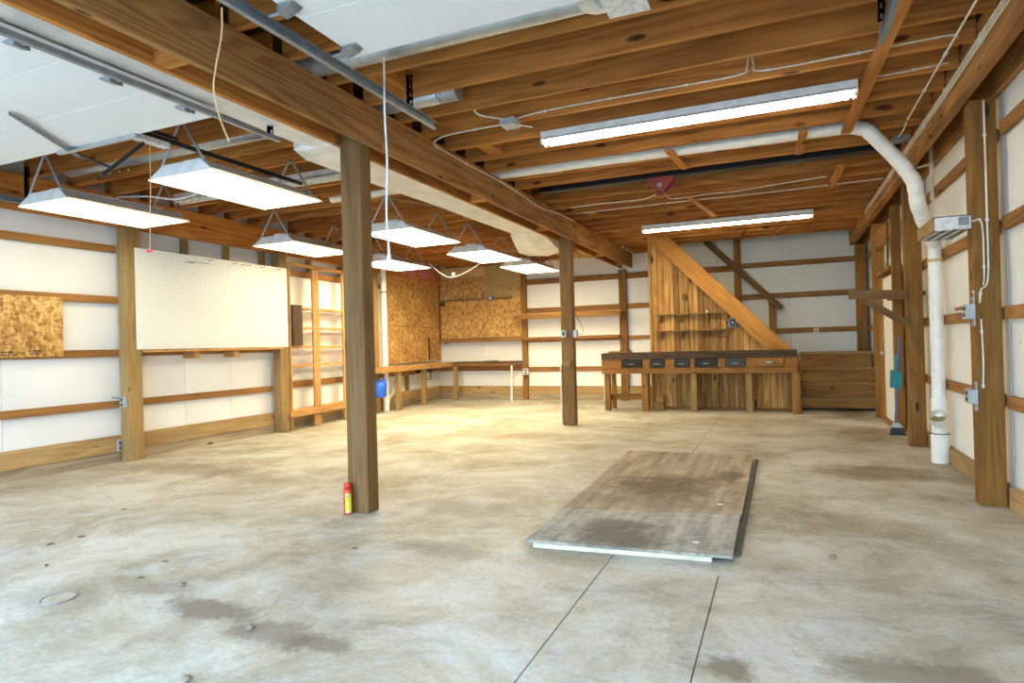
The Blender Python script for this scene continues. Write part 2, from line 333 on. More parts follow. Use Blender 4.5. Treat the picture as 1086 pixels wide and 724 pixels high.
def tube_bm(pts, r, n=8, bm=None, rs=None, cap=True):
    bm = bm or bmesh.new(); pts = [Vector(p) for p in pts]; rings = []
    prev = None
    for i, p in enumerate(pts):
        d = (pts[min(i+1, len(pts)-1)] - pts[max(i-1, 0)]).normalized()
        if prev is None:
            a = Vector((0, 0, 1)) if abs(d.z) < 0.9 else Vector((1, 0, 0)); u = d.cross(a).normalized()
        else: u = (prev - d*prev.dot(d)).normalized()
        prev = u; w = d.cross(u); rr = rs[i] if rs else r
        rings.append([bm.verts.new(p + (u*math.cos(t)+w*math.sin(t))*rr) for t in [2*math.pi*k/n for k in range(n)]])
    for A, B in zip(rings, rings[1:]):
        for k in range(n): bm.faces.new((A[k], A[(k+1) % n], B[(k+1) % n], B[k]))
    if cap: bm.faces.new(rings[0][::-1]); bm.faces.new(rings[-1])
    return bm
def smooth_path(pts, k=5):
    P = [Vector(p) for p in pts]; P = [2*P[0]-P[1]] + P + [2*P[-1]-P[-2]]; out = []
    for i in range(1, len(P)-2):
        for j in range(k):
            t = j/k; a, b, c, d = P[i-1], P[i], P[i+1], P[i+2]
            out.append(0.5*((2*b)+(-a+c)*t+(2*a-5*b+4*c-d)*t*t+(-a+3*b-3*c+d)*t**3))
    out.append(P[-2]); return out
def tube(name, pts, r, mat, parent=None, n=10, sm=False, rs=None):
    if sm: pts = smooth_path(pts)
    c = sum((Vector(p) for p in pts), Vector())/len(pts)
    me = bm_mesh(tube_bm([Vector(p)-c for p in pts], r, n, rs=rs), True)
    me.set_sharp_from_angle(angle=0.7)
    return link_mesh(name, me, Matrix.Translation(c), parent, mat)
def dup(root, mat4, **tags):
    r = root.copy(); COL.objects.link(r); r.matrix_basis = mat4
    for ch in list(root.children):
        inv = ch.matrix_parent_inverse.copy(); bas = ch.matrix_basis.copy()
        c = ch.copy(); COL.objects.link(c); c.parent = r; c.matrix_parent_inverse = inv; c.matrix_basis = bas
        for g in ch.children:
            d = g.copy(); COL.objects.link(d); d.parent = c
    return tagset(r, **tags)
def rotZ(p, a):
    return Matrix.Translation(p) @ Matrix.Rotation(a, 4, 'Z') @ Matrix.Translation(-Vector(p))
SKEW = rotZ((-6.8, 7.2, 0), math.radians(4.2))   # the far part of the left wall runs out of square
# ================================================================ STRUCTURE
# ---- floor
floor = structure('floor')
base = box('subgrade', (-7.6, 1.75), (-0.4, 13.0), (-0.25, -0.005), CONC_DARK, floor, bev=0)
def jx(x): return 3.22 + (x+2.4)*0.0415
ycol = [lambda y: -7.5, lambda y: -4.68 - max(0, y-3.1)*0.155, lambda y: -0.89, lambda y: 1.7]
rows = [lambda x: -0.35, jx, lambda x: 6.75, lambda x: 9.6, lambda x: 12.95]
def slab(q, name='slab', g=0.003):
    c = Vector((sum(p[0] for p in q)/4, sum(p[1] for p in q)/4))
    bm = bmesh.new(); top = []; bot = []
    for p in q:
        v = Vector(p); d = (c-v); sx = math.copysign(g, d.x); sy = math.copysign(g*2, d.y)
        top.append(bm.verts.new((v.x+sx, v.y+sy, 0))); bot.append(bm.verts.new((v.x+sx, v.y+sy, -0.10)))
    bm.faces.new(top); bm.faces.new(bot[::-1])
    for i in range(4): bm.faces.new((bot[i], bot[(i+1) % 4], top[(i+1) % 4], top[i]))
    bmesh.ops.recalc_face_normals(bm, faces=bm.faces)
    link_mesh(name, bm_mesh(bm), Matrix.Identity(4), floor, CONC)
for j in range(4):
    for i in range(3):
        def cn(ci, rj):
            y = rows[rj](-3); x = ycol[ci](y); y = rows[rj](x); return (ycol[ci](y), y)
        if j == 0 and i == 2:
            ya, yb = jx(-0.89), jx(-0.32)
            slab([(-0.89, -0.35), (-0.32, -0.35), (-0.32, yb), (-0.89, ya)])
            slab([(-0.32, -0.35), (1.7, -0.35), (1.7, jx(1.7)), (-0.32, yb)])
        else: slab([cn(i, j), cn(i+1, j), cn(i+1, j+1), cn(i, j+1)])
dr = link_mesh('drain_ring', bm_mesh(tube_bm([(math.cos(t)*0.075, math.sin(t)*0.075, 0.001) for t in [k*math.pi/12 for k in range(25)]], 0.004, 5, cap=False), True), Matrix.Translation((-3.28, 1.96, 0.001)), floor, STEEL)
dc = link_mesh('drain_plug', bm_mesh(tube_bm([(0, 0, 0), (0, 0, 0.004)], 0.068, 20)), Matrix.Translation((-3.28, 1.96, 0.0)), floor, CONC)
gr = tagset(box('outdoor_ground', (-30, 30), (-40, -0.37), (-0.35, -0.08), GROUND, None, bev=0), kind='structure')
# ---- wall shells
wl = tagset(box('wall_left', (-7.02, -6.93), (-0.35, 7.2), (-0.1, 5.2), WHITEP, None, bev=0), kind='structure')
wb = tagset(box('wall_back', (-7.35, 1.62), (12.76, 12.86), (-0.1, 5.2), WHITEP, None, bev=0), kind='structure')
wr = tagset(box('wall_right', (1.48, 1.58), (-0.35, 12.76), (-0.1, 5.2), WHITEP, None, bev=0), kind='structure')
XF = SKEW
box('outer_skin', (-7.02, -6.93), (7.2, 12.82), (-0.1, 5.2), WHITEP, wl, bev=0)
XF = Matrix.Identity(4)
wf = structure('wall_front', (0, -0.3, 0))
for xr in ((-7.0, -6.35), (-3.0, -2.15), (0.6, 1.48)):
    box('wall_section', xr, (-0.35, -0.25), (0, 5.2), PLYPALE, wf, bev=0, grain=2)
for xr in ((-6.35, -3.0), (-2.15, 0.6)):
    box('door_header', xr, (-0.35, -0.25), (2.62, 5.2), PLYPALE, wf, bev=0, grain=0)
# ---- ceiling: loft deck and joists
ceil = structure('ceiling', (0, 6, 3.2))
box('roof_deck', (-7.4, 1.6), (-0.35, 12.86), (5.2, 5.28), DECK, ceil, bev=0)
y = -0.3; k = 0
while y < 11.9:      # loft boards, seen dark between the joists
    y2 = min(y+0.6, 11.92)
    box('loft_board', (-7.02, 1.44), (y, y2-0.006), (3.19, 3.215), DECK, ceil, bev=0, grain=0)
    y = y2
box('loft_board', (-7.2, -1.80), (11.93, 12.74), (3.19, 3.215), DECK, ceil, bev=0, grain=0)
JY = [3.41 + 0.4064*i for i in range(-8, 21)]
for i, yy in enumerate(JY):
    if abs(yy-7.05) < 0.15: continue            # open slot with the steel rail
    if yy > 11.8: continue
    dz = random.uniform(-0.004, 0.004)
    box('joist', (-2.76, 1.135), (yy, yy+0.038), (2.952+dz*0, 3.188), JOIST, ceil)
    box('joist', (-6.92, -2.90), (yy+0.040, yy+0.078), (2.952, 3.188), JOIST, ceil)
    if i % 4 == 1 and yy > 3: box('blocking', (-2.40+random.uniform(-.2, .2), -2.36), (yy-0.362, yy-0.004), (2.99, 3.18), JOIST, ceil)
for yy in (11.80, 11.845): box('joist', (-1.78, 1.135), (yy, yy+0.038), (2.952, 3.188), JOIST, ceil)
for yy in (11.87, 12.27, 12.62):
    box('joist', (-7.0, -3.05), (yy, yy+0.038), (2.952, 3.188), JOIST, ceil)
    box('joist', (-2.70, -1.80), (yy, yy+0.038), (2.952, 3.188), JOIST, ceil)
# braces nailed under the joists
for p, q, w in (((0.66, 3.30, 2.94), (0.56, 6.2, 2.94), 0.085), ((0.93, -0.1, 2.94), (0.68, 3.26, 2.94), 0.085),
                ((-1.01, 7.9, 2.94), (-0.83, 9.4, 2.94), 0.07), ((-0.92, 5.95, 2.94), (-0.86, 6.65, 2.94), 0.07), ((0.22, 5.95, 2.94), (0.20, 6.66, 2.94), 0.07), ((0.62, 7.3, 2.94), (0.58, 8.3, 2.94), 0.08),
                ((0.10, 10.9, 2.94), (-0.15, 11.8, 2.94), 0.07), ((0.55, 10.9, 2.94), (0.45, 11.8, 2.94), 0.07), ((-0.5, 10.9, 2.94), (-0.6, 11.8, 2.94), 0.07)):
    bar('brace', p, q, w, 0.020, JOIST, ceil)
# ---- wall members
def girts(parent, axis, spans, depth, levels, mat=GIRT, jitter=0.0):
    for (a, b) in spans:
        for (z0, z1) in levels:
            j = random.uniform(-jitter, jitter)
            if axis == 'y': box('girt', depth, (a, b), (z0+j, z1+j), mat, parent)
            else: box('girt', (a, b), depth, (z0+j, z1+j), mat, parent)
# left wall, square part: posts at y 2.3, 4.75, 7.19
LY = [(-0.15, 0.02), (2.32, 2.49), (4.75, 4.92), (7.06, 7.23)]
for a, b in LY: box('wall_post', (-6.79, -6.65), (a, b), (0, 2.60 if a < 7 else 2.60), LPOST, wl)
LG = [(2.322, 2.402), (1.755, 1.835), (1.165, 1.245), (0.598, 0.677)]
spansL = [(LY[0][1], LY[1][0]), (LY[1][1], LY[2][0]), (LY[2][1], LY[3][0])]
girts(wl, 'y', spansL, (-6.84, -6.80), LG)
for a, b in spansL:
    n = 3 if a > 4 else 2
    st = (b-a)/n
    for t in range(n):
        box('insulation_panel', (-6.925, -6.85), (a+t*st+0.001-(0.086 if t == 0 else 0), a+(t+1)*st-0.002+(0.086 if a+(t+1)*st > b-0.01 else 0)), (0.0, 3.18), PANEL, wl, bev=0.002)
    box('skirt_board', (-6.84, -6.79), (a, b), (0.112, 0.29), SKIRT, wl)
    box('sill_board', (-6.845, -6.80), (a, b), (0.0, 0.110), MUDSILL, wl)
for yy in (5.58, 6.22, 6.86): box('wall_stud', (-6.83, -6.785), (yy, yy+0.09), (2.25, 2.60), LPOST, wl)
box('top_plate', (-6.785, -6.70), (-0.2, 7.22), (2.605, 2.945), JOIST, wl)
XF = SKEW
FY = [(9.60, 9.76), (12.40, 12.55)]
for a, b in FY[:1]: box('wall_post', (-6.79, -6.65), (a, b), (0, 2.60), LPOST, wl)
spansF = [(7.24, 9.59), (9.77, 12.70)]
girts(wl, 'y', spansF, (-6.84, -6.80), [(2.322, 2.402), (0.62, 0.715)])
for a, b in spansF:
    st = (b-a)/3
    for t in range(3): box('insulation_panel', (-6.925, -6.85), (a+t*st+0.001-(0.086 if t == 0 else 0), a+(t+1)*st-0.002+(0.086 if a+(t+1)*st > b-0.01 else 0)), (0.0, 3.18), PANEL, wl, bev=0.002)
    box('skirt_board', (-6.84, -6.79), (a, b), (0.112, 0.29), SKIRT, wl)
    box('sill_board', (-6.845, -6.80), (a, b), (0.0, 0.110), MUDSILL, wl)
box('top_plate', (-6.785, -6.70), (7.22, 12.6), (2.605, 2.945), JOIST, wl)
for yy in (7.9, 8.75): box('wall_stud', (-6.83, -6.785), (yy, yy+0.09), (2.41, 2.60), LPOST, wl)
box('wall_stud', (-6.83, -6.79), (11.05, 11.14), (0.3, 0.74), SKIRT, wl)
# OSB lining of the workshop corner
for a, b in ((10.36, 11.05), (11.055, 12.66)):
    box('osb_sheet', (-6.785, -6.770), (a, b), (0.87, 1.62), OSB, wl, bev=0.001)
    box('osb_sheet', (-6.785, -6.770), (a, b), (1.625, 2.68), OSB, wl, bev=0.001)
box('osb_strip', (-6.785, -6.765), (10.25, 10.352), (0.87, 2.68), PINE, wl)
box('batten', (-6.768, -6.755), (12.02, 12.08), (0.90, 1.40), DARKWOOD, wl)
XF = Matrix.Identity(4)
# ---- back wall
BG = [(2.46, 2.575), (1.85, 1.955), (1.225, 1.305), (0.60, 0.695)]
bspans = [(-7.2, -5.14), (-5.03, -3.0), (-2.85, 1.28)]
bp = [((-5.14, -5.03), 2.94), ((-3.0, -2.85), 2.64), ((-0.79, -0.67), 3.75), ((1.24, 1.38), 3.6)]
for (xr, zt) in bp: box('wall_post', xr, (12.58, 12.67), (0, zt), POSTR, wb)
sp2 = [((-7.2, -5.145), [(1.27, 1.35), (0.62, 0.735)]), ((-5.025, -3.005), BG), ((-2.845, -0.795), BG+[(3.07, 3.16)]), ((-0.665, 1.235), [(2.50, 2.595), (1.91, 2.01), (1.27, 1.355)])]
for (sp, lv) in sp2: girts(wb, 'x', [sp], (12.63, 12.67), lv, GIRT if sp[0] < -1 else STAIR)
xs = [-7.25, -6.1, -5.08, -4.0, -2.92, -2.35, -1.1, 0.17, 1.42]
for a, b in zip(xs, xs[1:]):
    box('insulation_panel', (a+0.002, b-0.002), (12.68, 12.755), (0.0, 3.18), CREAMP if b < -2 else LOFTP, wb, bev=0.002)
    if b > -2.5: box('insulation_panel', (a+0.002, b-0.002), (12.68, 12.755), (3.185, 5.15), LOFTP, wb, bev=0.002)
for a, b in ((-7.2, -5.145), (-5.025, -3.005), (-2.845, -0.8)):
    box('skirt_board', (a, b), (12.62, 12.672), (0.125, 0.285), SKIRT, wb)
    box('sill_board', (a, b), (12.63, 12.675), (0, 0.122), MUDSILL, wb)
box('wall_stud', (-0.20, -0.08), (12.58, 12.67), (0.95, 1.91), STAIR, wb)
for xr, zr, mm in (((-7.19, -6.0), (1.355, 2.195), OSB), ((-7.19, -6.0), (2.20, 2.72), OSB), ((-5.995, -5.145), (1.355, 2.19), OSB), ((-5.995, -5.145), (2.195, 2.94), PLYGREEN), ((-7.19, -6.0), (2.725, 2.94), PLYPALE)):
    box('osb_sheet' if mm is OSB else 'plywood_sheet', xr, (12.612, 12.628), zr, mm, wb, bev=0.001)
box('corner_batten', (-7.19, -7.14), (12.58, 12.61), (1.30, 2.7), DARKWOOD, wb)
# ---- right wall
RY = [(0.30, 0.44), (2.76, 2.90), (5.20, 5.34), (7.74, 7.88), (10.28, 10.42), (12.45, 12.58)]
for k, (a, b) in enumerate(RY): box('wall_post', (1.22, 1.37), (a, b), (0, 2.765), POSTR, wr)
RG = [(2.50, 2.585), (1.865, 1.955), (1.265, 1.352), (0.665, 0.752)]
rsp = [(-0.15, 0.29), (0.45, 2.75), (2.91, 5.19), (5.35, 7.73)]
girts(wr, 'y', rsp, (1.38, 1.42), RG)
girts(wr, 'y', [(7.89, 8.94)], (1.38, 1.42), RG)
girts(wr, 'y', [(10.43, 12.44)], (1.38, 1.42), RG[:3])
for a, b in rsp+[(7.89, 8.94), (10.43, 12.60)]:
    n = max(1, round((b-a)/0.82)); st = (b-a)/n
    for t in range(n): box('insulation_panel', (1.425, 1.475), (a+t*st+0.001-(0.075 if t == 0 else 0), a+(t+1)*st-0.002+(0.072 if t == n-1 else 0)), (0.0, 3.1), CREAMP, wr, bev=0.002)
    if b < 10:
        box('skirt_board', (1.375, 1.423), (a, b), (0.0, 0.14), SKIRT, wr)
box('insulation_panel', (1.425, 1.475), (8.95, 10.42), (2.06, 3.1), CREAMP, wr, bev=0.002)
box('insulation_panel', (1.425, 1.475), (8.95, 10.42), (0.0, 2.05), CREAMP, wr, bev=0.002)
for (a, b) in ((6.0, 6.55),): box('shim_board', (1.37, 1.379), (a-0.05, b-0.1), (1.37, 1.40), GIRT, wr)
box('top_plate', (1.14, 1.216), (-0.2, 12.56), (2.77, 3.06), BEAM, wr)
box('top_plate', (1.375, 1.42), (-0.2, 12.56), (2.80, 3.06), BEAM, wr)
box('door_post', (1.27, 1.37), (8.95, 9.05), (0, 2.765), POSTR, wr)
box('nailer', (1.235, 1.275), (9.12, 10.2), (2.35, 2.60), GIRT, wr, grain=1)
# door in the right wall
d1 = structure('door_1', (1.36, 9.7, 0))
box('door_leaf', (1.33, 1.37), (9.16, 10.22), (0.03, 1.97), CREAMP, d1, bev=0.003)
box('door_jamb', (1.28, 1.40), (10.225, 10.275), (0, 2.0), GIRT, d1); box('door_jamb', (1.30, 1.40), (9.10, 9.15), (0, 2.0), GIRT, d1)
box('door_head', (1.25, 1.40), (9.10, 10.275), (2.0, 2.05), GIRT, d1)
box('threshold', (1.26, 1.42), (9.16, 10.22), (0, 0.025), STAIR, d1)
kn = link_mesh('door_knob', bm_mesh(tube_bm([(0, 0, 0), (-0.03, 0, 0), (-0.035, 0, 0), (-0.065, 0, 0)], .01, 12, rs=[.012, .012, .028, .022]), True), Matrix.Translation((1.33, 10.14, 0.93)), d1, GALV)
link_mesh('deadbolt', bm_mesh(tube_bm([(0, 0, 0), (-0.02, 0, 0)], .025, 12), True), Matrix.Translation((1.33, 10.14, 1.12)), d1, GALV)
# ================================================================ MAIN BEAM AND ITS POSTS
mb = thing('timber_beam', (-2.83, 6, 2.65), 'long doubled brown timber beam running front to back on two posts in mid room', 'beam')
for a, b in ((-0.2, 3.955), (3.96, 8.86), (8.865, 12.57)):
    box('beam_board', (-2.742, -2.702), (a, b), (2.655, 2.948), BEAM, mb)
for a, b in ((-0.2, 3.7), (3.705, 8.4), (8.405, 12.57)):
    box('beam_board', (-2.963, -2.925), (a, b), (2.665, 2.948), JOIST, mb)
for yy in (0.9, 2.26, 5.85, 7.75, 10.6, 12.1): box('spacer_block', (-2.924, -2.743), (yy, yy+0.09), (2.672, 2.80), JOIST, mb, grain=0)
pk1 = thing('timber_post', (-2.83, 3.78, 0), 'brown timber post nearest the camera, with a red can at its foot', 'post')
box('post_body', (-2.922, -2.746), (3.74, 3.87), (0, 2.94), POST, pk1, bev=0.006)
pk2 = thing('timber_post', (-2.84, 8.74, 0), 'second free-standing timber post, further back, with grey switch box and short trim boards', 'post')
box('post_body', (-2.922, -2.746), (8.65, 8.79), (0, 2.94), POST, pk2, bev=0.006)
box('side_board', (-2.945, -2.924), (8.63, 8.75), (0.02, 0.88), CREAM, pk2)
box('face_block', (-2.90, -2.78), (8.60, 8.648), (0.84, 0.93), LPOST, pk2)
box('outlet_box', (-2.905, -2.83), (8.60, 8.648), (1.27, 1.37), GREYM, pk2); box('outlet_face', (-2.885, -2.85), (8.596, 8.60), (1.295, 1.345), BLACK, pk2)
box('outlet_box', (-2.745, -2.69), (8.66, 8.74), (1.26, 1.37), GREYM, pk2)
# ================================================================ OVERHEAD DOORS AND TRACKS
def sect_door(name, x0, x1, yend, z, label, n=5, hgt=0.445):
    t = thing(name, ((x0+x1)/2, yend, z), label, 'garage door')
    for i in range(n):
        b = yend - i*hgt; box('door_section', (x0, x1), (b-hgt+0.004, b), (z, z+0.045), DOORW, t, bev=0.003)
    return t
dl = sect_door('overhead_door', -6.3, -3.19, 2.90, 2.65, 'white sectional overhead door raised flat under the ceiling, upper left of view')
dr_ = sect_door('overhead_door', -2.06, 0.42, 2.80, 2.75, 'white sectional overhead door raised flat at top centre, right of the main beam')
box('end_stiffener', (-4.72, -3.90), (2.87, 2.905), (2.625, 2.65), GALV, dl)
for yy in (0.9, 1.35, 1.80, 2.25, 2.70):
    for (dd, xx, sx, z) in ((dl, -3.19, 1, 2.65), (dr_, -2.06, -1, 2.75)):
        br = prism('roller_bracket', [(xx, z-0.005), (xx-sx*0.09, z-0.005), (xx-sx*0.07, z-0.02), (xx, z-0.04)], 'y', yy-0.035, yy+0.035, TRACKM, dd)
        tube('roller', [(xx+sx*0.005, yy, z-0.022), (xx+sx*0.075, yy, z-0.022)], 0.010, STEEL, br)
def track(label, x, y0, y1, z, side, name='door_track', hgt=0.026):
    t = thing(name, (x, (y0+y1)/2, z), label, 'track')
    bm = bmesh.new(); s = side
    hh = hgt; prof = [(0, hh), (0, -hh), (s*0.03, -hh), (s*0.03, -hh+0.005), (s*0.004, -hh+0.003), (s*0.004, hh-0.003), (s*0.03, hh-0.005), (s*0.03, hh)]
    A = [bm.verts.new((a, -(y1-y0)/2, b)) for a, b in prof]; B = [bm.verts.new((a, (y1-y0)/2, b)) for a, b in prof]
    for i in range(8): bm.faces.new((A[i], A[(i+1) % 8], B[(i+1) % 8], B[i]))
    bm.faces.new(A[::-1]); bm.faces.new(B); bmesh.ops.recalc_face_normals(bm, faces=bm.faces)
    link_mesh('channel', bm_mesh(bm), Matrix.Translation((x, (y0+y1)/2, z)), t, TRACKM)
    return t
t1 = track('grey steel door track on the right edge of the left overhead door', -3.105, 0.2, 3.35, 2.62, -1, hgt=0.014)
t2 = track('thick steel door track crossing below the joists just right of the main beam', -2.195, 0.2, 3.84, 2.72, 1)
t3 = track('short visible end of steel door track beside the wooden brace at top right', 0.535, 0.2, 3.80, 2.72, -1)
t4 = track('dark steel door track end at the far left edge, against the wall plate', -6.40, 0.2, 3.75, 2.62, 1)
box('stiffener_angle', (-2.235, -2.20), (0.3, 3.7), (2.745, 2.775), GALV, t2)
def perf(name, p, q, w, parent):
    bm = bmesh.new(); p, q = Vector(p), Vector(q); ln = (q-p).length; X = (q-p).normalized()
    up = Vector((0, 0, 1)) if abs(X.z) < 0.9 else Vector((0, -1, 0)); Y = up.cross(X).normalized(); Z = X.cross(Y)
    n = max(3, int(ln/0.045)); st = ln/n
    def quad(a, b, c, d): bm.faces.new([bm.verts.new(v) for v in (a, b, c, d)])
    h = w*0.30
    for i in range(n):
        a = -ln/2+i*st; b = a+st; m0, m1 = a+st*0.25, b-st*0.25
        quad((a, -w/2, 0), (b, -w/2, 0), (b, -h/2, 0), (a, -h/2, 0)); quad((a, h/2, 0), (b, h/2, 0), (b, w/2, 0), (a, w/2, 0))
        quad((a, -h/2, 0), (m0, -h/2, 0), (m0, h/2, 0), (a, h/2, 0)); quad((m1, -h/2, 0), (b, -h/2, 0), (b, h/2, 0), (m1, h/2, 0))
    quad((-ln/2, w/2, 0), (ln/2, w/2, 0), (ln/2, w/2, w*0.7), (-ln/2, w/2, w*0.7))
    bmesh.ops.solidify(bm, geom=bm.faces[:], thickness=0.002)
    R = Matrix((X, Y, Z)).transposed().to_4x4(); R.translation = (p+q)/2
    return link_mesh(name, bm_mesh(bm), R, parent, OUTLET if name == 'track_hanger' else GREYM)
perf('track_hanger', (-2.235, 3.62, 2.74), (-2.235, 3.62, 3.0), 0.035, t2)
perf('track_hanger', (0.50, 3.62, 2.74), (0.50, 3.62, 2.95), 0.035, t3)
perf('track_hanger', (-6.37, 3.62, 2.64), (-6.37, 3.62, 2.95), 0.035, t4)
perf('track_hanger', (-3.14, 3.30, 2.64), (-3.14, 3.30, 2.95), 0.035, t1)
# opener rail and arm at left
op = thing('door_opener', (-4.15, 3.2, 2.75), 'black garage door opener rail and bent arm at the end of the left door', 'opener')
box('rail', (-4.135, -4.105), (2.95, 4.7), (2.735, 2.765), BLACK, op)
box('rail', (-4.10, -4.085), (2.95, 3.35), (2.765, 2.785), BLACK, op, bev=0)
box('trolley', (-4.155, -4.085), (3.02, 3.28), (2.69, 2.728), DIRTY, op)
bar('arm', (-4.12, 3.10, 2.68), (-4.78, 3.22, 2.55), 0.008, 0.035, BLACK, op)
bar('arm_elbow', (-4.62, 2.95, 2.635), (-4.60, 3.19, 2.59), 0.03, 0.01, BLACK, op)
perf('reinforcing_angle', (-4.18, 2.30, 2.628), (-4.66, 3.0, 2.625), 0.045, op)
for i in range(4): box('bolt', (-4.735+i*0.1, -4.725+i*0.1), (3.195, 3.205), (2.552, 2.560), GALV, op, bev=0)
# ================================================================ DUCTS, PIPES
def duct(name, label, x0, x1, y, z, r, n=24, mat=GALV, cat='duct'):
    t = thing(name, ((x0+x1)/2, y, z), label, cat)
    L = abs(x1-x0); k = max(1, round(L/1.5)); st = (x1-x0)/k
    for i in range(k):
        a = x0+i*st; b = a+st
        tube('duct_section', [(a, y, z), (a+st*0.012, y, z), (a+st*0.012, y, z), (b-st*0.02, y, z), (b, y, z)], r, mat, t, n=n, rs=[r*1.02, r*1.02, r, r, r*0.97])
    return t
da = duct('metal_duct', 'long round galvanised duct crossing the left joists behind the raised door', -6.45, -2.25, 4.045, 3.03, 0.075)
db = duct('metal_duct', 'pale round galvanised duct along the back edge of the centre overhead door', -2.9, -0.86, 3.235, 3.01, 0.078)
cone = tube('duct_reducer', [(-0.90, 3.235, 3.01), (-0.84, 3.19, 2.98), (-0.72, 3.02, 2.90)], 0.08, SHEET, db, n=20, rs=[0.078, 0.09, 0.10])
bxr = box('register_box', (-0.735, -0.55), (2.83, 3.10), (2.812, 2.94), GREYM, db)
gf = box('register_grille', (-0.75, -0.545), (2.815, 3.115), (2.80, 2.81), DIRTY, bxr, bev=0.002)
box('register_slot', (-0.70, -0.60), (2.84, 2.93), (2.797, 2.7995), STEEL, bxr, bev=0)
fx = tube('flexible_duct', [(-2.25+i*0.012, 4.045, 3.03) for i in range(14)], 0.07, GALV, da, n=18, rs=[0.075 if i % 2 else 0.068 for i in range(14)])
# rectangular poly duct beside the beam
tk = thing('duct_trunk', (-3.2, 5, 2.8), 'wide creased off-white rectangular duct hanging along the left side of the main beam', 'duct')
secs = [(0.5, -3.32, 2.73), (1.9, -3.31, 2.715), (3.78, -3.31, 2.715), (3.80, -3.40, 2.70), (4.05, -3.50, 2.70), (4.4, -3.50, 2.70), (5.4, -3.46, 2.70), (6.2, -3.45, 2.71), (7.1, -3.42, 2.70), (8.05, -3.39, 2.70)]
bm = bmesh.new(); rings = []
for i, (yy, xl, zb) in enumerate(secs):
    rings.append([bm.verts.new((px, yy, pz)) for px, pz in ((xl, 2.93), (xl, zb+0.02), (xl+0.10, zb-0.004*(i % 2)), (-3.14, zb-0.012*((i+1) % 2)), (-2.99, zb+0.006*(i % 3)), (-2.985, 2.93))])
for A, B in zip(rings, rings[1:]):
    for k in range(6): bm.faces.new((A[k], A[(k+1) % 6], B[(k+1) % 6], B[k]))
bm.faces.new(rings[0]); bm.faces.new(rings[-1][::-1]); bmesh.ops.triangulate(bm, faces=[f for f in bm.faces if len(f.verts) == 4])
bmesh.ops.recalc_face_normals(bm, faces=bm.faces); link_mesh('duct_body', bm_mesh(bm), Matrix.Identity(4), tk, SHEET)
bm = bmesh.new(); rings = []
for (yy, xl, xr, zb, zt) in ((8.06, -3.42, -2.99, 2.69, 2.93), (8.45, -3.52, -2.99, 2.62, 2.90), (8.8, -3.60, -3.0, 2.56, 2.86), (9.1, -3.56, -3.02, 2.55, 2.8), (9.25, -3.50, -3.04, 2.58, 2.74)):
    rings.append([bm.verts.new(p) for p in ((xl, yy, zt), (xl, yy, zb), ((xl+xr)/2, yy+0.04, zb-0.02), (xr, yy, zb+0.03), (xr, yy, zt))])
for A, B in zip(rings, rings[1:]):
    for k in range(5): bm.faces.new((A[k], A[(k+1) % 5], B[(k+1) % 5], B[k]))
bm.faces.new(rings[0]); bm.faces.new(rings[-1][::-1]); bmesh.ops.recalc_face_normals(bm, faces=bm.faces)
link_mesh('duct_end', bm_mesh(bm), Matrix.Identity(4), tk, SHEET)
for a, zt in ((3.9, 2.69), (6.6, 2.69)): box('tape_seam', (-3.4, -3.0), (a, a+0.015), (zt-0.004, zt-0.001), DIRTY, tk, bev=0)
def lump(name, loc, size, mat, parent, seed):
    rnd = random.Random(seed); bm = bmesh.new(); bmesh.ops.create_icosphere(bm, subdivisions=3, radius=1.0)
    from mathutils import noise
    for v in bm.verts:
        n = noise.noise(v.co*1.6+Vector((seed, 0, 0)))*0.45+noise.noise(v.co*4+Vector((0, seed, 0)))*0.2
        v.co = v.co*(1+n); v.co = Vector((v.co.x*size[0], v.co.y*size[1], v.co.z*size[2]))
    return link_mesh(name, bm_mesh(bm, True), Matrix.Translation(loc), parent, mat)
ins = thing('torn_insulation', (-3.4, 10.2, 2.8), 'torn brown insulation bulging from the joists behind the duct end', 'insulation')
for i, (p, s) in enumerate((((-3.75, 9.6, 2.86), (.22, .25, .08)), ((-3.35, 9.9, 2.80), (.28, .3, .12)), ((-3.95, 10.3, 2.84), (.26, .3, .1)), ((-3.3, 10.9, 2.82), (.25, .4, .11)), ((-4.3, 11.2, 2.82), (.3, .4, .12)))):
    lump('insulation_clump', p, s, KRAFT, ins, i+3)
pk = thing('insulation_batt', (-6.8, 11.8, 2.8), 'pink fibreglass insulation batt exposed above the board lining in the far left corner', 'insulation')
XF = SKEW
for i, yy in enumerate((10.75, 11.2, 11.65, 12.1)): lump('insulation_clump', (-6.72, yy, 2.86), (0.07, 0.30, 0.24), PINK, pk, i+11)
XF = Matrix.Identity(4)
# PVC line
def elbow_pipe(name, segs, r, mat, parent):
    """run with raised collars at every joint"""
    P = [Vector(p) for p in segs]
    o = tube(name, P, r, mat, parent, n=20)
    for i, p in enumerate(P[1:-1], 1):
        d = (P[i]-P[i-1]).normalized(); e = (P[i+1]-P[i]).normalized()
        tube('pipe_collar', [p-d*0.07, p-d*0.005], r*1.06, mat, parent, n=20); tube('pipe_collar', [p+e*0.005, p+e*0.07], r*1.06, mat, parent, n=20)
    return o
pv = thing('vent_pipe', (1.28, 6.8, 0), 'large white plastic pipe elbowing down the right wall between two posts to the floor', 'pipe')
elbow_pipe('pipe_run', [(-4.95, 6.17, 3.01), (-2.1, 6.17, 3.01), (0.60, 6.18, 2.99), (0.72, 6.19, 2.95), (0.98, 6.25, 2.63), (1.075, 6.28, 2.47), (1.10, 6.32, 2.29), (1.16, 6.45, 2.17), (1.28, 6.75, 2.06), (1.315, 6.86, 1.99)], 0.058, PVC, pv)
tube('downpipe', [(1.315, 6.86, 2.03), (1.315, 6.86, 0.46)], 0.057, PVC, pv, n=24)
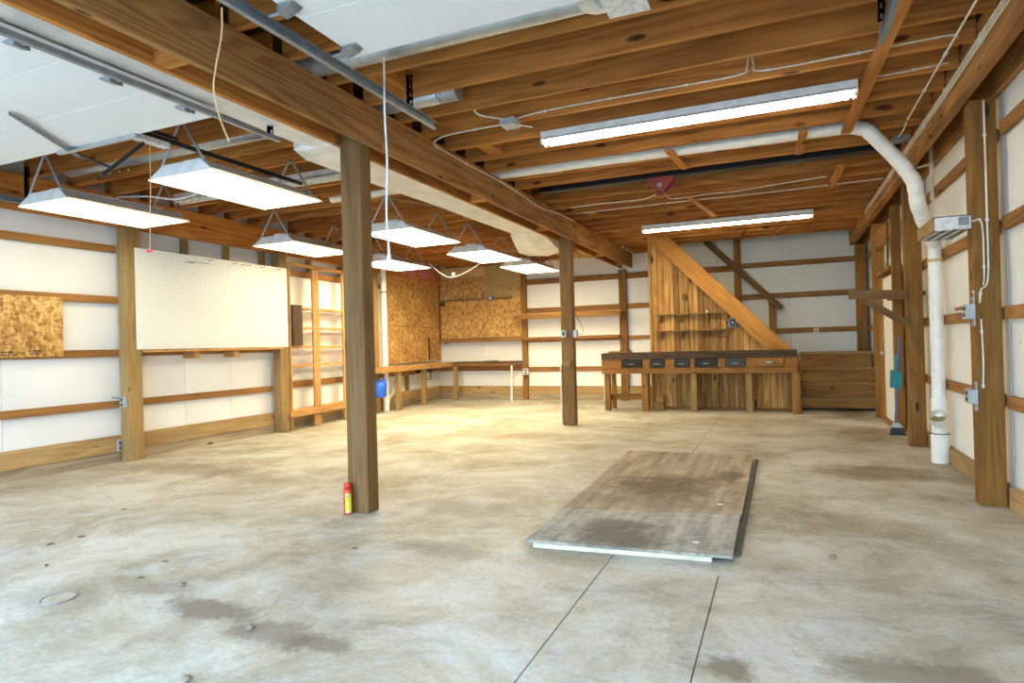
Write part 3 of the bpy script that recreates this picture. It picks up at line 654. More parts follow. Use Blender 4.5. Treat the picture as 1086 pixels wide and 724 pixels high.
tube('pipe_strap', [(1.315, 6.86, 1.835), (1.315, 6.86, 1.865)], 0.062, YCORD, pv, n=24)
tube('cleanout_body', [(1.315, 6.86, 0.58), (1.315, 6.86, 0.20)], 0.066, PVC, pv, n=24)
tube('bottom_pipe', [(1.315, 6.86, 0.26), (1.315, 6.86, 0.0)], 0.07, PVC, pv, n=24, rs=[0.076, 0.074])
bm = bmesh.new(); A0 = Vector((1.305, 6.82, 0.36)); D = Vector((-0.22, -0.72, 0.65)).normalized()
tube_bm([A0, A0+D*0.08, A0+D*0.12], 0.06, 24, bm, rs=[0.058, 0.068, 0.071], cap=False)
tube_bm([A0+D*0.121, A0+D*0.04], 0.06, 24, bm, rs=[0.062, 0.056], cap=False)
bmesh.ops.recalc_face_normals(bm, faces=bm.faces)
link_mesh('wye_hub', bm_mesh(bm, True), Matrix.Identity(4), pv, PVC)
tube('wye_plug', [A0+D*0.05, A0+D*0.06], 0.058, DIRT, pv, n=20)
tube('rubber_ring', [(1.315, 6.86, 0.262), (1.315, 6.86, 0.268)], 0.0765, BLACK, pv, n=24)
XF = SKEW
pw = thing('drain_pipe', (-6.66, 10.05, 0), 'slim white plastic drain pipe with a side branch near the far left corner', 'pipe')
tube('pipe', [(-6.66, 9.98, 0.0), (-6.66, 9.98, 2.75)], 0.055, PVC, pw, n=16)
tube('pipe_coupling', [(-6.66, 9.98, 0.14), (-6.66, 9.98, 0.24)], 0.066, PVC, pw, n=16); tube('pipe_coupling', [(-6.66, 9.98, 0.50), (-6.66, 9.98, 0.62)], 0.066, PVC, pw, n=16)
tube('branch', [(-6.66, 10.0, 0.22), (-6.63, 10.17, 0.33), (-6.62, 10.25, 0.44)], 0.05, PVC, pw, n=14)
tube('pipe_strap', [(-6.66, 9.98, 2.22), (-6.66, 9.98, 2.24)], 0.059, BLACK, pw, n=16)
XF = Matrix.Identity(4)
vp = thing('thin_pipe', (1.40, 7.1, 2.0), 'thin cream conduit dropping from the right wall plate behind the large pipe', 'pipe')
tube('conduit', [(1.36, 7.12, 3.0), (1.36, 7.12, 2.45)], 0.018, CREAM, vp); tube('conduit_branch', [(1.36, 7.12, 2.80), (1.24, 7.12, 2.78)], 0.012, CREAM, vp)
# steel rail in open joist slot + red bracket
rl = thing('trolley_rail', (-0.8, 7.05, 3.0), 'dark steel hoist rail in the open slot between the right ceiling joists', 'rail')
box('rail_web', (-2.6, 1.10), (7.03, 7.045), (2.98, 3.10), BLACK, rl); box('rail_flange', (-2.6, 1.10), (6.97, 7.10), (2.962, 2.978), BLACK, rl)
rb = thing('rail_trolley', (-1.15, 7.03, 2.9), 'dark red metal trolley bracket hanging on the rail below the right joists', 'bracket')
prism('side_plate', [(-1.30, 2.958), (-1.02, 2.958), (-1.04, 2.90), (-1.12, 2.82), (-1.22, 2.82), (-1.28, 2.90)], 'y', 6.93, 6.945, REDM, rb)
prism('side_plate', [(-1.30, 2.958), (-1.02, 2.958), (-1.04, 2.90), (-1.12, 2.82), (-1.22, 2.82), (-1.28, 2.90)], 'y', 7.11, 7.125, REDM, rb)
tube('pin', [(-1.17, 6.915, 2.87), (-1.17, 7.14, 2.87)], 0.03, STEEL, rb, n=12)
# ================================================================ LIGHTS
def shop_light(lens):
    t = thing('hanging_light', (0, 0, 2.54), 'x', 'light')
    bm = bmesh.new(); w, l, h = 0.34, 0.61, 0.10; tw, tl = 0.20, 0.59
    lo = [bm.verts.new(p) for p in ((-w, -l, 2.54), (w, -l, 2.54), (w, l, 2.54), (-w, l, 2.54))]
    hi = [bm.verts.new(p) for p in ((-tw, -tl, 2.54+h), (tw, -tl, 2.54+h), (tw, tl, 2.54+h), (-tw, tl, 2.54+h))]
    for i in range(4): bm.faces.new((lo[i], lo[(i+1) % 4], hi[(i+1) % 4], hi[i]))
    bm.faces.new(hi); bmesh.ops.recalc_face_normals(bm, faces=bm.faces)
    bmesh.ops.solidify(bm, geom=bm.faces[:], thickness=0.003)
    hs = link_mesh('housing', bm_mesh(bm), Matrix.Identity(4), t, REFL)
    box('rim', (-w-0.006, -w+0.006), (-l, l), (2.532, 2.54), REFL, t, bev=0); box('rim', (w-0.006, w+0.006), (-l, l), (2.532, 2.54), REFL, t, bev=0)
    box('ballast_cover', (-0.09, 0.09), (-0.50, 0.50), (2.642, 2.685), REFL, t)
    box('lens', (-w+0.008, w-0.008), (-l+0.006, l-0.006), (2.541, 2.547), lens, t, bev=0)
    for s in (-1, 1):
        for q in (-1, 1):
            tube('hanger', [(q*0.235, s*0.58, 2.615), (q*0.014, s*0.58, 2.95)], 0.010, GREYM, t, n=6)
        box('hook', (-0.022, 0.022), (s*0.56-0.006, s*0.56+0.006), (2.935, 2.951), STEEL, t, bev=0)
    return t
LG7 = [(-5.92, 4.08, 'near left hanging shop light, glowing over the bare wall left of the white board'),
       (-4.17, 4.03, 'near right hanging shop light, largest in view, glowing just left of the main beam'),
       (-5.87, 6.76, 'glowing shop light hanging in front of the right end of the white pegboard'),
       (-4.17, 6.75, 'glowing shop light just right of the nearest timber post, upper of the two there'),
       (-5.86, 8.85, 'shop light just right of the nearest timber post, lower of the two there'),
       (-4.15, 8.77, 'glowing shop light in the middle of the right row, before the back board wall'),
       (-4.13, 10.62, 'farthest hanging shop light, partly lit, just left of the second timber post')]
SL = shop_light(LENS)
SL2 = None
for i, (x, yy, lab) in enumerate(LG7):
    if i == 0: o = SL; SL.matrix_basis = Matrix.Translation((x, yy, 2.54)); o['label'] = lab; o['group'] = 'hanging shop lights'
    else: o = dup(SL, Matrix.Translation((x, yy, 2.54)), label=lab, group='hanging shop lights')
    LM = (LENSN, LENSN, LENSN, LENS, LENSF, LENSF, LENS2)[i]
    for c in o.children:
        if c.name.startswith('lens'): c.data = c.data.copy(); c.data.materials[0] = LM
def strip(x0, x1, y0, y1, z0, label, lit):
    t = thing('strip_light', ((x0+x1)/2, (y0+y1)/2, 2.9), label, 'light', 'fluorescent strip lights on the joists')
    box('housing', (x0, x1), (y0+0.03, y1-0.03), (z0+0.045, 2.947), REFL, t); ym = (y0+y1)/2
    for s in (-1, 1):
        bar('reflector', (x0, ym+s*0.045, z0+0.035), (x1, ym+s*0.045, z0+0.035), 0.07, 0.004, REFL, t, up=(0, s*0.5, 1), bev=0)
        tube('tube', [(x0+0.05, ym+s*0.04, z0+0.012), (x1-0.05, ym+s*0.04, z0+0.012)], 0.017, (TUBE if lit == 2 else TUBE2) if lit else DIRTY, t, n=12)
        for xx in (x0+0.012, x1-0.012): box('lamp_holder', (xx-0.012, xx+0.012), (ym+s*0.04-0.018, ym+s*0.04+0.018), (z0-0.008, z0+0.05), DIRTY, t)
    for xx in ((x0+0.4, x1-0.4) if y0 > 9 else ()): box('mount_strap', (xx, xx+0.03), (ym-0.28, ym+0.28), (2.9475, 2.951), DARKWOOD[1], t, bev=0)
    return t
strip(-1.80, 0.53, 4.90, 5.07, 2.85, 'brightly lit white fluorescent strip across the near right joists', 2)
strip(-1.92, 0.45, 9.62, 9.79, 2.85, 'lit white fluorescent strip across the far right joists above the stair', 1)
strip(-6.15, -3.72, 4.93, 5.10, 2.85, 'unlit white fluorescent strip above the hanging shop lights on the left', 0)
# ================================================================ LEFT WALL FITTINGS
pb = thing('osb_board', (-6.78, 3.6, 1.2), 'square of flaky board with ink stamps fixed to the left wall', 'board')
box('sheet', (-6.795, -6.780), (2.52, 4.15), (1.185, 1.79), OSB, pb, bev=0.001)
for (a, zz, l) in ((3.60, 1.235, .13), (3.60, 1.21, .10), (3.86, 1.245, .12), (3.87, 1.22, .08)):
    for i in range(int(l/0.022)):
        box('stamp_mark', (-6.7795, -6.7785), (a+i*0.026-0.04, a+i*0.026-0.022), (zz-0.008, zz+0.008), INK, pb, bev=0)
pg = thing('pegboard', (-6.66, 6.0, 1.24), 'large white perforated board on the left wall right of the first wall post', 'pegboard')
box('sheet', (-6.648, -6.635), (4.85, 7.21), (1.238, 2.385), PEG, pg, bev=0.001)
for yy in (5.5, 5.57, 5.83, 6.22, 6.36, 6.45, 6.70, 7.0):
    zt = 2.29 if yy < 5.7 else 2.35
    tube('hook', [(-6.634, yy, zt), (-6.58, yy, zt-0.01), (-6.56, yy+0.01, zt+0.015)], 0.004, STEEL, pg, n=5)
box('bar_hook', (-6.625, -6.615), (5.55, 5.85), (2.30, 2.306), STEEL, pg, bev=0)
lg = thing('wall_ledge', (-6.58, 6.0, 1.2), 'narrow pine ledge on blocks directly under the white perforated board', 'shelf')
box('ledge_board', (-6.79, -6.57), (4.925, 7.05), (1.205, 1.232), PINE, lg)
for yy in (5.56, 6.18): box('support_block', (-6.79, -6.60), (yy, yy+0.09), (1.12, 1.204), PINE, lg, grain=0)
def outlet(label, loc, axis, mat=GREYM, size=(0.07, 0.11), d=0.04):
    t = thing('outlet_box', loc, label, 'outlet'); x, y_, z = loc; w, h = size
    ax = axis[0]; s = 1 if axis[1] == '+' else -1
    def rg(c, a): return (c-a/2, c+a/2)
    def dep(c, a, b): return tuple(sorted((c+s*a, c+s*b)))
    if ax == 'x': box('box', dep(x, 0.001, d), rg(y_, w), rg(z, h), mat, t); f = [box('socket', dep(x, d, d+0.003), rg(y_, w*0.4), rg(z+q, h*0.24), BLACK, t, bev=0) for q in (-h*0.22, h*0.22)]
    else: box('box', rg(x, w), dep(y_, 0.001, d), rg(z, h), mat, t); f = [box('socket', rg(x, w*0.4), dep(y_, d, d+0.003), rg(z+q, h*0.24), BLACK, t, bev=0) for q in (-h*0.22, h*0.22)]
    return t
ol = outlet('grey outlet box on the front of the first left wall post', (-6.70, 4.75, 0.66), 'y-', GREYM, (0.07, 0.12), 0.05)
tube('conduit', [(-6.75, 4.74, 0.70), (-6.80, 4.66, 0.72)], 0.01, STEEL, ol)
ol2 = outlet('low corroded junction box at the foot of the first left wall post', (-6.80, 4.72, 0.18), 'x+', GREYM, (0.05, 0.13), 0.03)
# shelving on the far left wall
XF = SKEW
sh = thing('wall_shelving', (-6.7, 8.4, 0), 'open pine shelving of uprights and boards on the left wall past the pegboard', 'shelving')
for yy, ww in ((7.24, .035), (7.80, .16), (8.60, .13), (9.50, .09)): box('upright', (-6.67, -6.64) if yy > 7.5 else (-6.78, -6.64), (yy, yy+ww), (0.01, 2.44), PINE, sh)
segs_ = ((7.28, 7.795), (7.965, 8.595), (8.735, 9.495))
for a, b in segs_:
    for zz in (1.80, 1.50, 1.21, 0.935): box('shelf_board', (-6.79, -6.645), (a, b), (zz, zz+0.038), PINE, sh)
box('top_rail', (-6.66, -6.60), (7.24, 9.56), (2.445, 2.49), PINE, sh)
box('front_rail', (-6.636, -6.60), (7.18, 9.56), (0.20, 0.285), PINE, sh)
box('bottom_shelf', (-6.785, -6.64), (7.28, 9.495), (0.285, 0.30), PINE, sh)
bd = thing('brown_box', (-6.6, 7.38, 1.25), 'tall dark brown wooden box standing on the left end of the pine shelving', 'box')
box('front', (-6.635, -6.61), (7.285, 7.50), (1.252, 1.86), DARKWOOD, bd); box('side', (-6.78, -6.636), (7.285, 7.305), (1.252, 1.86), DARKWOOD, bd); box('side', (-6.78, -6.636), (7.48, 7.50), (1.252, 1.86), DARKWOOD, bd)
outlet('small dark socket on the low wall rail behind the pine shelving', (-6.798, 7.33, 0.67), 'x+', BLACK, (0.04, 0.09), 0.02)
jg = thing('blue_jug', (-6.52, 9.62, 0.28), 'bright blue plastic jug hanging just right of the nearest timber post', 'jug')
bm = tube_bm([(0, 0, 0), (0, 0, 0.02), (0, 0, 0.22), (0, 0, 0.27), (0, 0, 0.31)], .1, 20, rs=[.10, .115, .12, .09, .04]); link_mesh('body', bm_mesh(bm, True), Matrix.Translation((-6.50, 9.50, 0.302)), jg, BLUE)
tube('handle', [(-6.44, 9.50, 0.58), (-6.39, 9.50, 0.62), (-6.37, 9.50, 0.52), (-6.39, 9.50, 0.45)], 0.012, BLUE, jg, sm=True)
# left corner bench
lb = thing('corner_bench', (-6.5, 11, 0), 'L-shaped pine workbench in the far left corner under the board wall', 'workbench')
box('bench_top', (-6.765, -6.42), (9.42, 12.45), (0.80, 0.835), PINE, lb); box('apron', (-6.42, -6.385), (9.38, 12.45), (0.735, 0.84), PINE, lb)
for yy in (10.03, 11.10): box('leg', (-6.50, -6.41), (yy, yy+0.09), (0, 0.734), LPOST, lb)
box('end_apron', (-6.765, -6.42), (9.38, 9.415), (0.735, 0.84), PINE, lb)
box('underside_tray', (-6.74, -6.55), (11.35, 11.75), (0.66, 0.73), BLACK, lb); bar('tray_bracket', (-6.6, 11.75, 0.66), (-6.6, 11.75, 0.50), 0.015, 0.015, BLACK, lb, up=(1, 0, 0)); bar('tray_bracket', (-6.6, 11.75, 0.50), (-6.6, 11.5, 0.50), 0.015, 0.015, BLACK, lb)
XF = Matrix.Identity(4)
sb = thing('back_bench', (-6.1, 12.4, 0.8), 'dark narrow shelf bench along the back wall right of the corner bench', 'workbench')
box('shelf_board', (-6.68, -5.15), (12.30, 12.625), (0.80, 0.835), DARKWOOD, sb); box('front_rail', (-6.68, -5.15), (12.26, 12.298), (0.74, 0.80), STAIR, sb)
box('leg', (-6.66, -6.58), (12.27, 12.35), (0.0, 0.738), LPOST, sb)
pt = thing('putty_tray', (-5.85, 12.38, 0.835), 'small dark flat tool lying on the back shelf bench', 'tool'); prism('blade', [(-5.95, 12.33), (-5.72, 12.32), (-5.74, 12.42), (-5.93, 12.44)], 'z', 0.836, 0.85, BLACK, pt); box('grip', (-5.72, -5.62), (12.35, 12.38), (0.836, 0.856), BLACK, pt)
sr = thing('wall_rail', (-6.6, 12.5, 2.2), 'thin wooden rail with blue outlet across the upper back board wall', 'rail')
box('rail_board', (-7.12, -5.35), (12.50, 12.61), (2.195, 2.225), LPOST, sr); box('end_block', (-7.12, -7.02), (12.55, 12.61), (2.10, 2.19), DARKWOOD, sr)
box('blue_outlet', (-5.86, -5.74), (12.46, 12.498), (2.17, 2.25), BLUEH, sr); box('outlet_plate', (-5.84, -5.78), (12.452, 12.459), (2.18, 2.24), OUTLET, sr, bev=0)
fl = box('folded_flap', (-5.40, -5.18), (12.55, 12.60), (2.36, 2.42), KRAFT, sr)
outlet('white outlet box at the left end of the back wall rail over the bench', (-7.0, 12.62, 1.27), 'y-', OUTLET, (0.11, 0.09), 0.05)
bs = thing('back_shelf', (-4.0, 12.5, 1.8), 'upper of two long pine wall shelves behind the second timber post', 'shelf')
box('shelf_board', (-5.16, -2.90), (12.28, 12.57), (1.80, 1.825), PINE, bs); box('front_rail', (-5.16, -2.90), (12.24, 12.279), (1.715, 1.80), GIRT, bs)
bs2 = thing('back_shelf', (-4.0, 12.5, 1.3), 'lower of two long pine wall shelves behind the second timber post', 'shelf')
box('shelf_board', (-7.1, -2.98), (12.42, 12.57), (1.305, 1.33), PINE, bs2); box('front_rail', (-7.1, -2.98), (12.395, 12.419), (1.27, 1.33), GIRT, bs2)
outlet('double outlet box low on the back wall post left of the second timber post', (-5.055, 12.58, 0.60), 'y-', OUTLET, (0.12, 0.13), 0.04)
wr1 = thing('white_rod', (-5.26, 12.3, 0), 'white plastic rod leaning upright against the back wall left of the rear post', 'rod'); tube('rod', [(-5.26, 12.22, 0), (-5.25, 12.24, 0.73)], 0.022, PVC, wr1); tube('rod_cap', [(-5.25, 12.24, 0.72), (-5.25, 12.24, 0.75)], 0.027, PVC, wr1)
wr2 = thing('white_board', (-3.32, 12.4, 0), 'short white board standing against the back wall beside the workbench', 'board'); box('board', (-3.35, -3.30), (12.55, 12.575), (0, 0.62), PVC, wr2)
# ================================================================ STAIR, PLANKS, WORKBENCH
st = thing('staircase', (0.4, 11.8, 0), 'wooden stair with four wide steps at right and an orange-brown stringer rising left', 'staircase')
steps = [(11.15, 0.205), (11.40, 0.435), (11.65, 0.670), (11.90, 0.918)]
zprev = 0.0
for i, (yy, zz) in enumerate(steps):
    depth = 0.27 if i < 3 else 0.54
    box('riser', (0.285, 1.355), (yy, yy+0.02), (zprev+(0.05 if i == 0 else 0.0), zz-0.034), STAIR, st)
    box('tread', (0.275, 1.365), (yy-0.035, yy+depth), (zz-0.032, zz), LPOST, st); zprev = zz
prism('side_stringer', [(11.16, 0.0), (12.55, 0.0), (12.55, 0.88), (11.91, 0.88), (11.90, 0.63), (11.66, 0.63), (11.65, 0.40), (11.41, 0.40), (11.40, 0.17), (11.16, 0.17)], 'x', 0.245, 0.272, STAIR[1], st)
bar('stringer', (-2.04, 11.078, 3.084), (0.14, 11.078, 0.808), 0.045, 0.272, STRING, st)
bar('edge_strip', (-0.49, 11.048, 1.32), (-0.16, 11.048, 1.0), 0.012, 0.10, STRING, st, up=(0.7, 0, 0.7))
for i in range(9):
    z = 0.918+0.2*(i+1); x = -0.02-0.19*(i+1)+0.19
    box('tread', (x-0.23, x), (11.19, 12.3), (z-0.03, z), STAIR, st, grain=1)
outlet('small white outlet on the middle rail of the grey wall above the stair', (0.58, 12.629, 1.315), 'y-', OUTLET, (0.07, 0.12), 0.012)
hr = thing('handrail', (-0.6, 12.5, 2.4), 'long dark timber handrail sloping across the grey wall above the stair', 'handrail')
bar('rail', (-1.35, 12.50, 3.14), (0.03, 12.50, 1.72), 0.04, 0.085, POST, hr); bar('rail', (-1.30, 12.46, 3.02), (-0.02, 12.46, 1.71), 0.03, 0.05, POST, hr)
pp = thing('plank_partition', (-0.9, 11.15, 0), 'partition of upright knotty planks filling the triangle beneath the stair stringer', 'partition')
x = -2.07; rnd = random.Random(5); i = 0
while x < 0.14:
    w = rnd.choice((0.085, 0.095, 0.11, 0.07, 0.10)); x2 = min(x+w, 0.19)
    def topz(xx): return min(2.945, 2.426-1.038*(xx+1.587)+0.05)
    off = rnd.choice((0, 0.010, 0.018))
    z0 = 0.035
    if topz(x2) > 0.2:
        prism('plank', [(x+0.004, z0), (x2-0.004, z0), (x2-0.004, topz(x2)), (x+0.004, topz(x))], 'y', 11.125+off, 11.15+off, PLANK[2], pp)
    x = x2; i += 1
box('base_board', (-2.07, 0.19), (11.155+0.02, 11.185), (0.0, 0.034), STAIR, pp)
prism('gap_shade_backing', [(-2.07, 0.03), (0.19, 0.03), (0.19, 0.60), (-2.07, 2.93)], 'y', 11.152, 11.156, DARKWOOD[2], pp)  # dark sheet added behind the planks so their gaps read as shade
box('edge_post', (-2.115, -2.075), (11.11, 11.20), (0, 2.945), PLANK, pp)
for lab, zz in (('upper of two little plank shelves on the stair partition', 1.615), ('lower of two little plank shelves on the stair partition', 1.335)):
    s = thing('small_shelf', (-1.4, 11.05, zz), lab, 'shelf', 'small shelves on the plank partition'); s['label'] = lab
    box('shelf_board', (-1.99, -0.83), (11.02, 11.122), (zz, zz+0.02), STAIR, s)
    for xx in (-1.94, -1.60, -1.16, -0.86):
        prism('bracket', [(11.122, zz-0.001), (11.04, zz-0.001), (11.04, zz-0.03), (11.10, zz-0.13), (11.122, zz-0.13)], 'x', xx, xx+0.045, STAIR[2], s)
cp = thing('white_cup', (-1.16, 11.06, 1.636), 'tiny white cup on the upper shelf of the plank partition', 'cup'); link_mesh('body', bm_mesh(tube_bm([(0, 0, 0), (0, 0, .04)], .02, 12, rs=[.016, .022]), True), Matrix.Translation((-1.14, 11.06, 1.636)), cp, PVC)
pbx = thing('switch_box', (-0.74, 11.1, 1.42), 'dark metal switch box on the planks below the stringer', 'outlet'); box('box', (-0.80, -0.68), (11.06, 11.122), (1.38, 1.53), STEEL, pbx); box('cover', (-0.79, -0.69), (11.055, 11.059), (1.39, 1.52), BLACK, pbx, bev=0); box('toggle', (-0.75, -0.73), (11.04, 11.054), (1.44, 1.47), OUTLET, pbx)
wbh = thing('drawer_workbench', (-1.3, 10.8, 0), 'long rustic workbench with dark top and a row of drawers before the stair partition', 'workbench')
for i in range(3): box('top_board', (-2.86, 0.215), (10.58+i*0.165, 10.58+i*0.165+0.16), (0.955, 0.99), BENCHTOP, wbh)
dw = [(-2.517, -2.164, 0), (-2.03, -1.79, 0), (-1.635, -1.382, 0), (-1.304, -0.956, 0), (-0.837, -0.529, 0), (-0.40, 0.03, 1)]
z0, z1 = 0.735, 0.885
box('apron_board', (-2.86, 0.215), (10.585, 10.615), (0.885, 0.953), BENCHTOP, wbh); box('apron_board', (-2.86, 0.215), (10.60, 10.635), (0.64, 0.735), BENCH, wbh)
edges = [-2.86]+[v for d in dw for v in d[:2]]+[0.215]
for a, b in zip(edges[::2], edges[1::2]): box('apron_divider', (a, b), (10.60, 10.632), (0.736, 0.884), BENCH, wbh)
for a, b, k in dw:
    d = box('drawer', (a+0.006, b-0.006), (10.575, 10.75), (0.742, 0.878), BENCH if k else DRAWER, wbh, grain=0)
    xm = (a+b)/2
    tube('drawer_handle', [(xm-0.05, 10.574, 0.80), (xm-0.045, 10.55, 0.80), (xm+0.045, 10.55, 0.80), (xm+0.05, 10.574, 0.80)], 0.006, GALV if not k else STEEL, d, n=6)
    if k: box('handle_plate', (xm-0.05, xm+0.05), (10.566, 10.5745), (0.79, 0.82), STEEL, d, bev=0)
box('end_apron', (-2.86, -2.82), (10.64, 11.05), (0.64, 0.953), BENCH, wbh, grain=1); box('end_apron', (0.18, 0.215), (10.64, 11.05), (0.64, 0.953), BENCH, wbh, grain=1)
for a, b in ((-2.83, -2.735), (-2.19, -2.09), (-1.385, -1.29), (-0.53, -0.445)): box('leg', (a, b), (10.64, 10.73), (0, 0.953), BENCH if a < -2 else LPOST, wbh)
box('leg', (0.135, 0.245), (10.60, 10.72), (0, 0.638), BENCH, wbh); box('leg', (0.22, 0.262), (10.64, 10.76), (0, 0.22), STAIR, wbh)
for a in (-2.79, -2.19, -1.385, -0.53, 0.11): box('leg', (a, a+0.07), (10.98, 11.05), (0, 0.953), BENCH, wbh)
box('stretcher', (-2.73, -2.20), (10.985, 11.02), (0.17, 0.27), STAIR, wbh); box('stretcher', (-2.815, -2.76), (10.735, 10.975), (0.19, 0.26), STAIR, wbh)
gd = thing('tool_rack', (-2.60, 10.9, 0.99), 'small rack of pegs standing at the left end of the drawer workbench', 'rack')
box('rack_board', (-2.82, -2.40), (10.92, 10.98), (0.991, 1.02), BENCH, gd)
for xx in (-2.60, -2.55, -2.48, -2.44): tube('peg', [(xx, 10.93, 1.02), (xx, 10.93, 1.05)], 0.012, BLACK, gd, n=8)
for i, (xx, zz, l) in enumerate(((-2.05, 0.03, 0.16), (-2.0, 0.16, 0.14))):
    s = tagset(box('wood_block', (xx, xx+0.17-0.06*i), (10.98, 11.07), (0.0 if i == 0 else 0.131, 0.13 if i == 0 else 0.24), PLANK, None, grain=0), ('larger lower' if i == 0 else 'smaller upper')+' wooden offcut of the stack beside the bench leg and planks', 'block')
# ================================================================ RIGHT WALL FITTINGS
def jbox(x, y, z, label):
    t = thing('junction_box', (x, y, z), label, 'outlet')
    box('box', (x-0.055, x-0.001), (y-0.02, y+0.09), (z-0.05, z+0.05), GREYM, t); box('mounting_plate', (x-0.01, x-0.0005), (y, y+0.05), (z-0.10, z+0.10), GALV, t, bev=0)
    for q in (-0.022, 0.022): box('socket', (x-0.058, x-0.055), (y+0.01, y+0.06), (z+q-0.012, z+q+0.012), BLACK, t, bev=0)
    return t
jbox(1.22, 5.20, 1.325, 'upper grey junction box on the big right-hand wall post')
jbox(1.22, 5.20, 0.745, 'lower grey junction box on the big right-hand wall post')
lv = thing('louvre_heater', (1.11, 5.45, 1.9), 'small grey louvred unit with wooden edge jutting from the big right-hand post', 'heater')
box('top_sheet', (1.00, 1.215), (5.22, 5.76), (1.985, 1.993), BLACK, lv, bev=0)
box('side_panel', (1.00, 1.215), (5.21, 5.22), (1.895, 1.985), DIRTY, lv); box('side_panel', (1.00, 1.215), (5.75, 5.76), (1.895, 1.985), GREYM, lv)
box('wood_edge', (0.992, 1.004), (5.21, 5.76), (1.892, 1.99), LPOST, lv); box('end_panel', (1.207, 1.216), (5.345, 5.75), (1.895, 1.985), GREYM, lv)
for xx in (1.02, 1.085, 1.15): bar('louvre', (xx+0.02, 5.23, 1.90), (xx+0.0, 5.74, 1.90), 0.026, 0.004, DIRTY, lv, bev=0)
box('back_plate', (1.005, 1.206), (5.22, 5.75), (1.945, 1.95), STEEL, lv, bev=0)
for yy in (5.32, 5.6): tube('round_vent', [(1.11, yy, 1.944), (1.11, yy, 1.925)], 0.03, GALV, lv, n=14)
box('control_box', (1.14, 1.20), (5.195, 5.209), (1.92, 1.975), STEEL, lv)
ws = box('warning_sticker', (1.2165, 1.219), (5.205, 5.245), (1.37, 1.47), OUTLET, wr, bev=0)
box('sticker_print', (1.2155, 1.2165), (5.213, 5.237), (1.385, 1.45), INK, wr, bev=0)
wbk = thing('wood_bracket', (1.0, 7.73, 1.5), 'triangular wooden bracket arm sticking out from the second right-hand post', 'bracket')
bar('arm', (0.68, 7.70, 1.625), (1.215, 7.70, 1.60), 0.04, 0.095, POST, wbk); bar('diagonal_strut', (0.80, 7.70, 1.58), (1.215, 7.70, 1.29), 0.035, 0.07, POST, wbk)
br2 = thing('wall_shelf', (1.25, 8.4, 1.6), 'short wooden shelf between the second right-hand post and the door', 'shelf'); box('shelf_board', (1.20, 1.42), (7.9, 8.93), (1.60, 1.64), STAIR, br2)
bm_ = thing('push_broom', (1.22, 8.7, 0), 'blue-handled broom standing upright beside the door with dark bristles', 'broom')
tube('handle', [(1.21, 8.62, 0.13), (1.30, 8.75, 1.15)], 0.013, BLUEH, bm_); prism('broom_head', [(1.165, 0.09), (1.285, 0.09), (1.25, 0.14), (1.19, 0.14)], 'y', 8.58, 8.66, GREYM, bm_)
prism('bristles', [(1.15, 0.0), (1.31, 0.0), (1.28, 0.09), (1.17, 0.09)], 'y', 8.57, 8.67, BRISTLE, bm_)
dp = thing('dustpan', (1.22, 8.6, 0.7), 'teal plastic dustpan clipped on the broom handle beside the door', 'dustpan')
prism('pan', [(1.16, 0.57), (1.27, 0.55), (1.285, 0.74), (1.17, 0.77)], 'y', 8.56, 8.60, TEAL, dp); tube('pan_handle', [(1.22, 8.60, 0.78), (1.235, 8.61, 0.95)], 0.016, TEAL, dp); tube('pan_lip', [(1.16, 8.56, 0.57), (1.27, 8.56, 0.55)], 0.008, TEAL, dp)
# ================================================================ FLOOR THINGS
fp = thing('plywood_cover', (-0.87, 5, 0), 'stained plywood sheets laid over battens on the concrete floor', 'plywood')
def sheet(name, q, z0, z1, mat, parent):
    prism_pts = q; bm = bmesh.new()
    A = [bm.verts.new((p[0], p[1], z1)) for p in q]; B = [bm.verts.new((p[0], p[1], z0)) for p in q]
    bm.faces.new(A); bm.faces.new(B[::-1])
    for i in range(4): bm.faces.new((B[i], B[(i+1) % 4], A[(i+1) % 4], A[i]))
    bmesh.ops.recalc_face_normals(bm, faces=bm.faces); return link_mesh(name, bm_mesh(bm), Matrix.Identity(4), parent, mat)
sheet('sheet', [(-1.42, 4.145), (-0.266, 4.315), (-0.278, 6.57), (-1.49, 6.55)], 0.030, 0.045, PLYFLOOR, fp)
sheet('sheet', [(-1.40, 3.40), (-0.265, 3.475), (-0.276, 4.307), (-1.41, 4.139)], 0.032, 0.047, PLYFLOOR2, fp)
box('side_batten', (-0.262, -0.236), (3.62, 6.50), (0.0, 0.022), CONC_DARK, fp); box('batten', (-1.37, -1.30), (3.47, 6.4), (0.0, 0.029), SKIRT, fp); box('batten', (-0.86, -0.79), (3.50, 6.4), (0, 0.029), SKIRT, fp); box('batten', (-0.46, -0.39), (3.55, 6.4), (0, 0.029), MUDSILL, fp)  # the thin side strip is added, dark, as the shadow along the plywood edge
bar('front_batten', (-1.36, 3.425, 0.013), (-0.37, 3.50, 0.013), 0.02, 0.026, CREAM, fp)
for (xx, yy, r) in ((-0.42, 4.55, .022), (-0.47, 3.65, .02)):
    bm = bmesh.new(); A = [bm.verts.new((r*(1+.3*math.sin(3*t))*math.cos(t), r*.7*math.sin(t), 0)) for t in [k*math.pi/5 for k in range(10)]]; f = bm.faces.new(A)
    ret = bmesh.ops.extrude_face_region(bm, geom=[f]); bmesh.ops.translate(bm, vec=(0, 0, .0015), verts=[v for v in ret['geom'] if isinstance(v, bmesh.types.BMVert)])
    bmesh.ops.recalc_face_normals(bm, faces=bm.faces); link_mesh('paint_drip', bm_mesh(bm), Matrix.Translation((xx, yy, 0.0475 if yy < 4.2 else 0.0455)), fp, WCORD)
can = thing('spray_can', (-2.9, 3.71, 0), 'red aerosol can with yellow label standing against the nearest timber post', 'spray can')
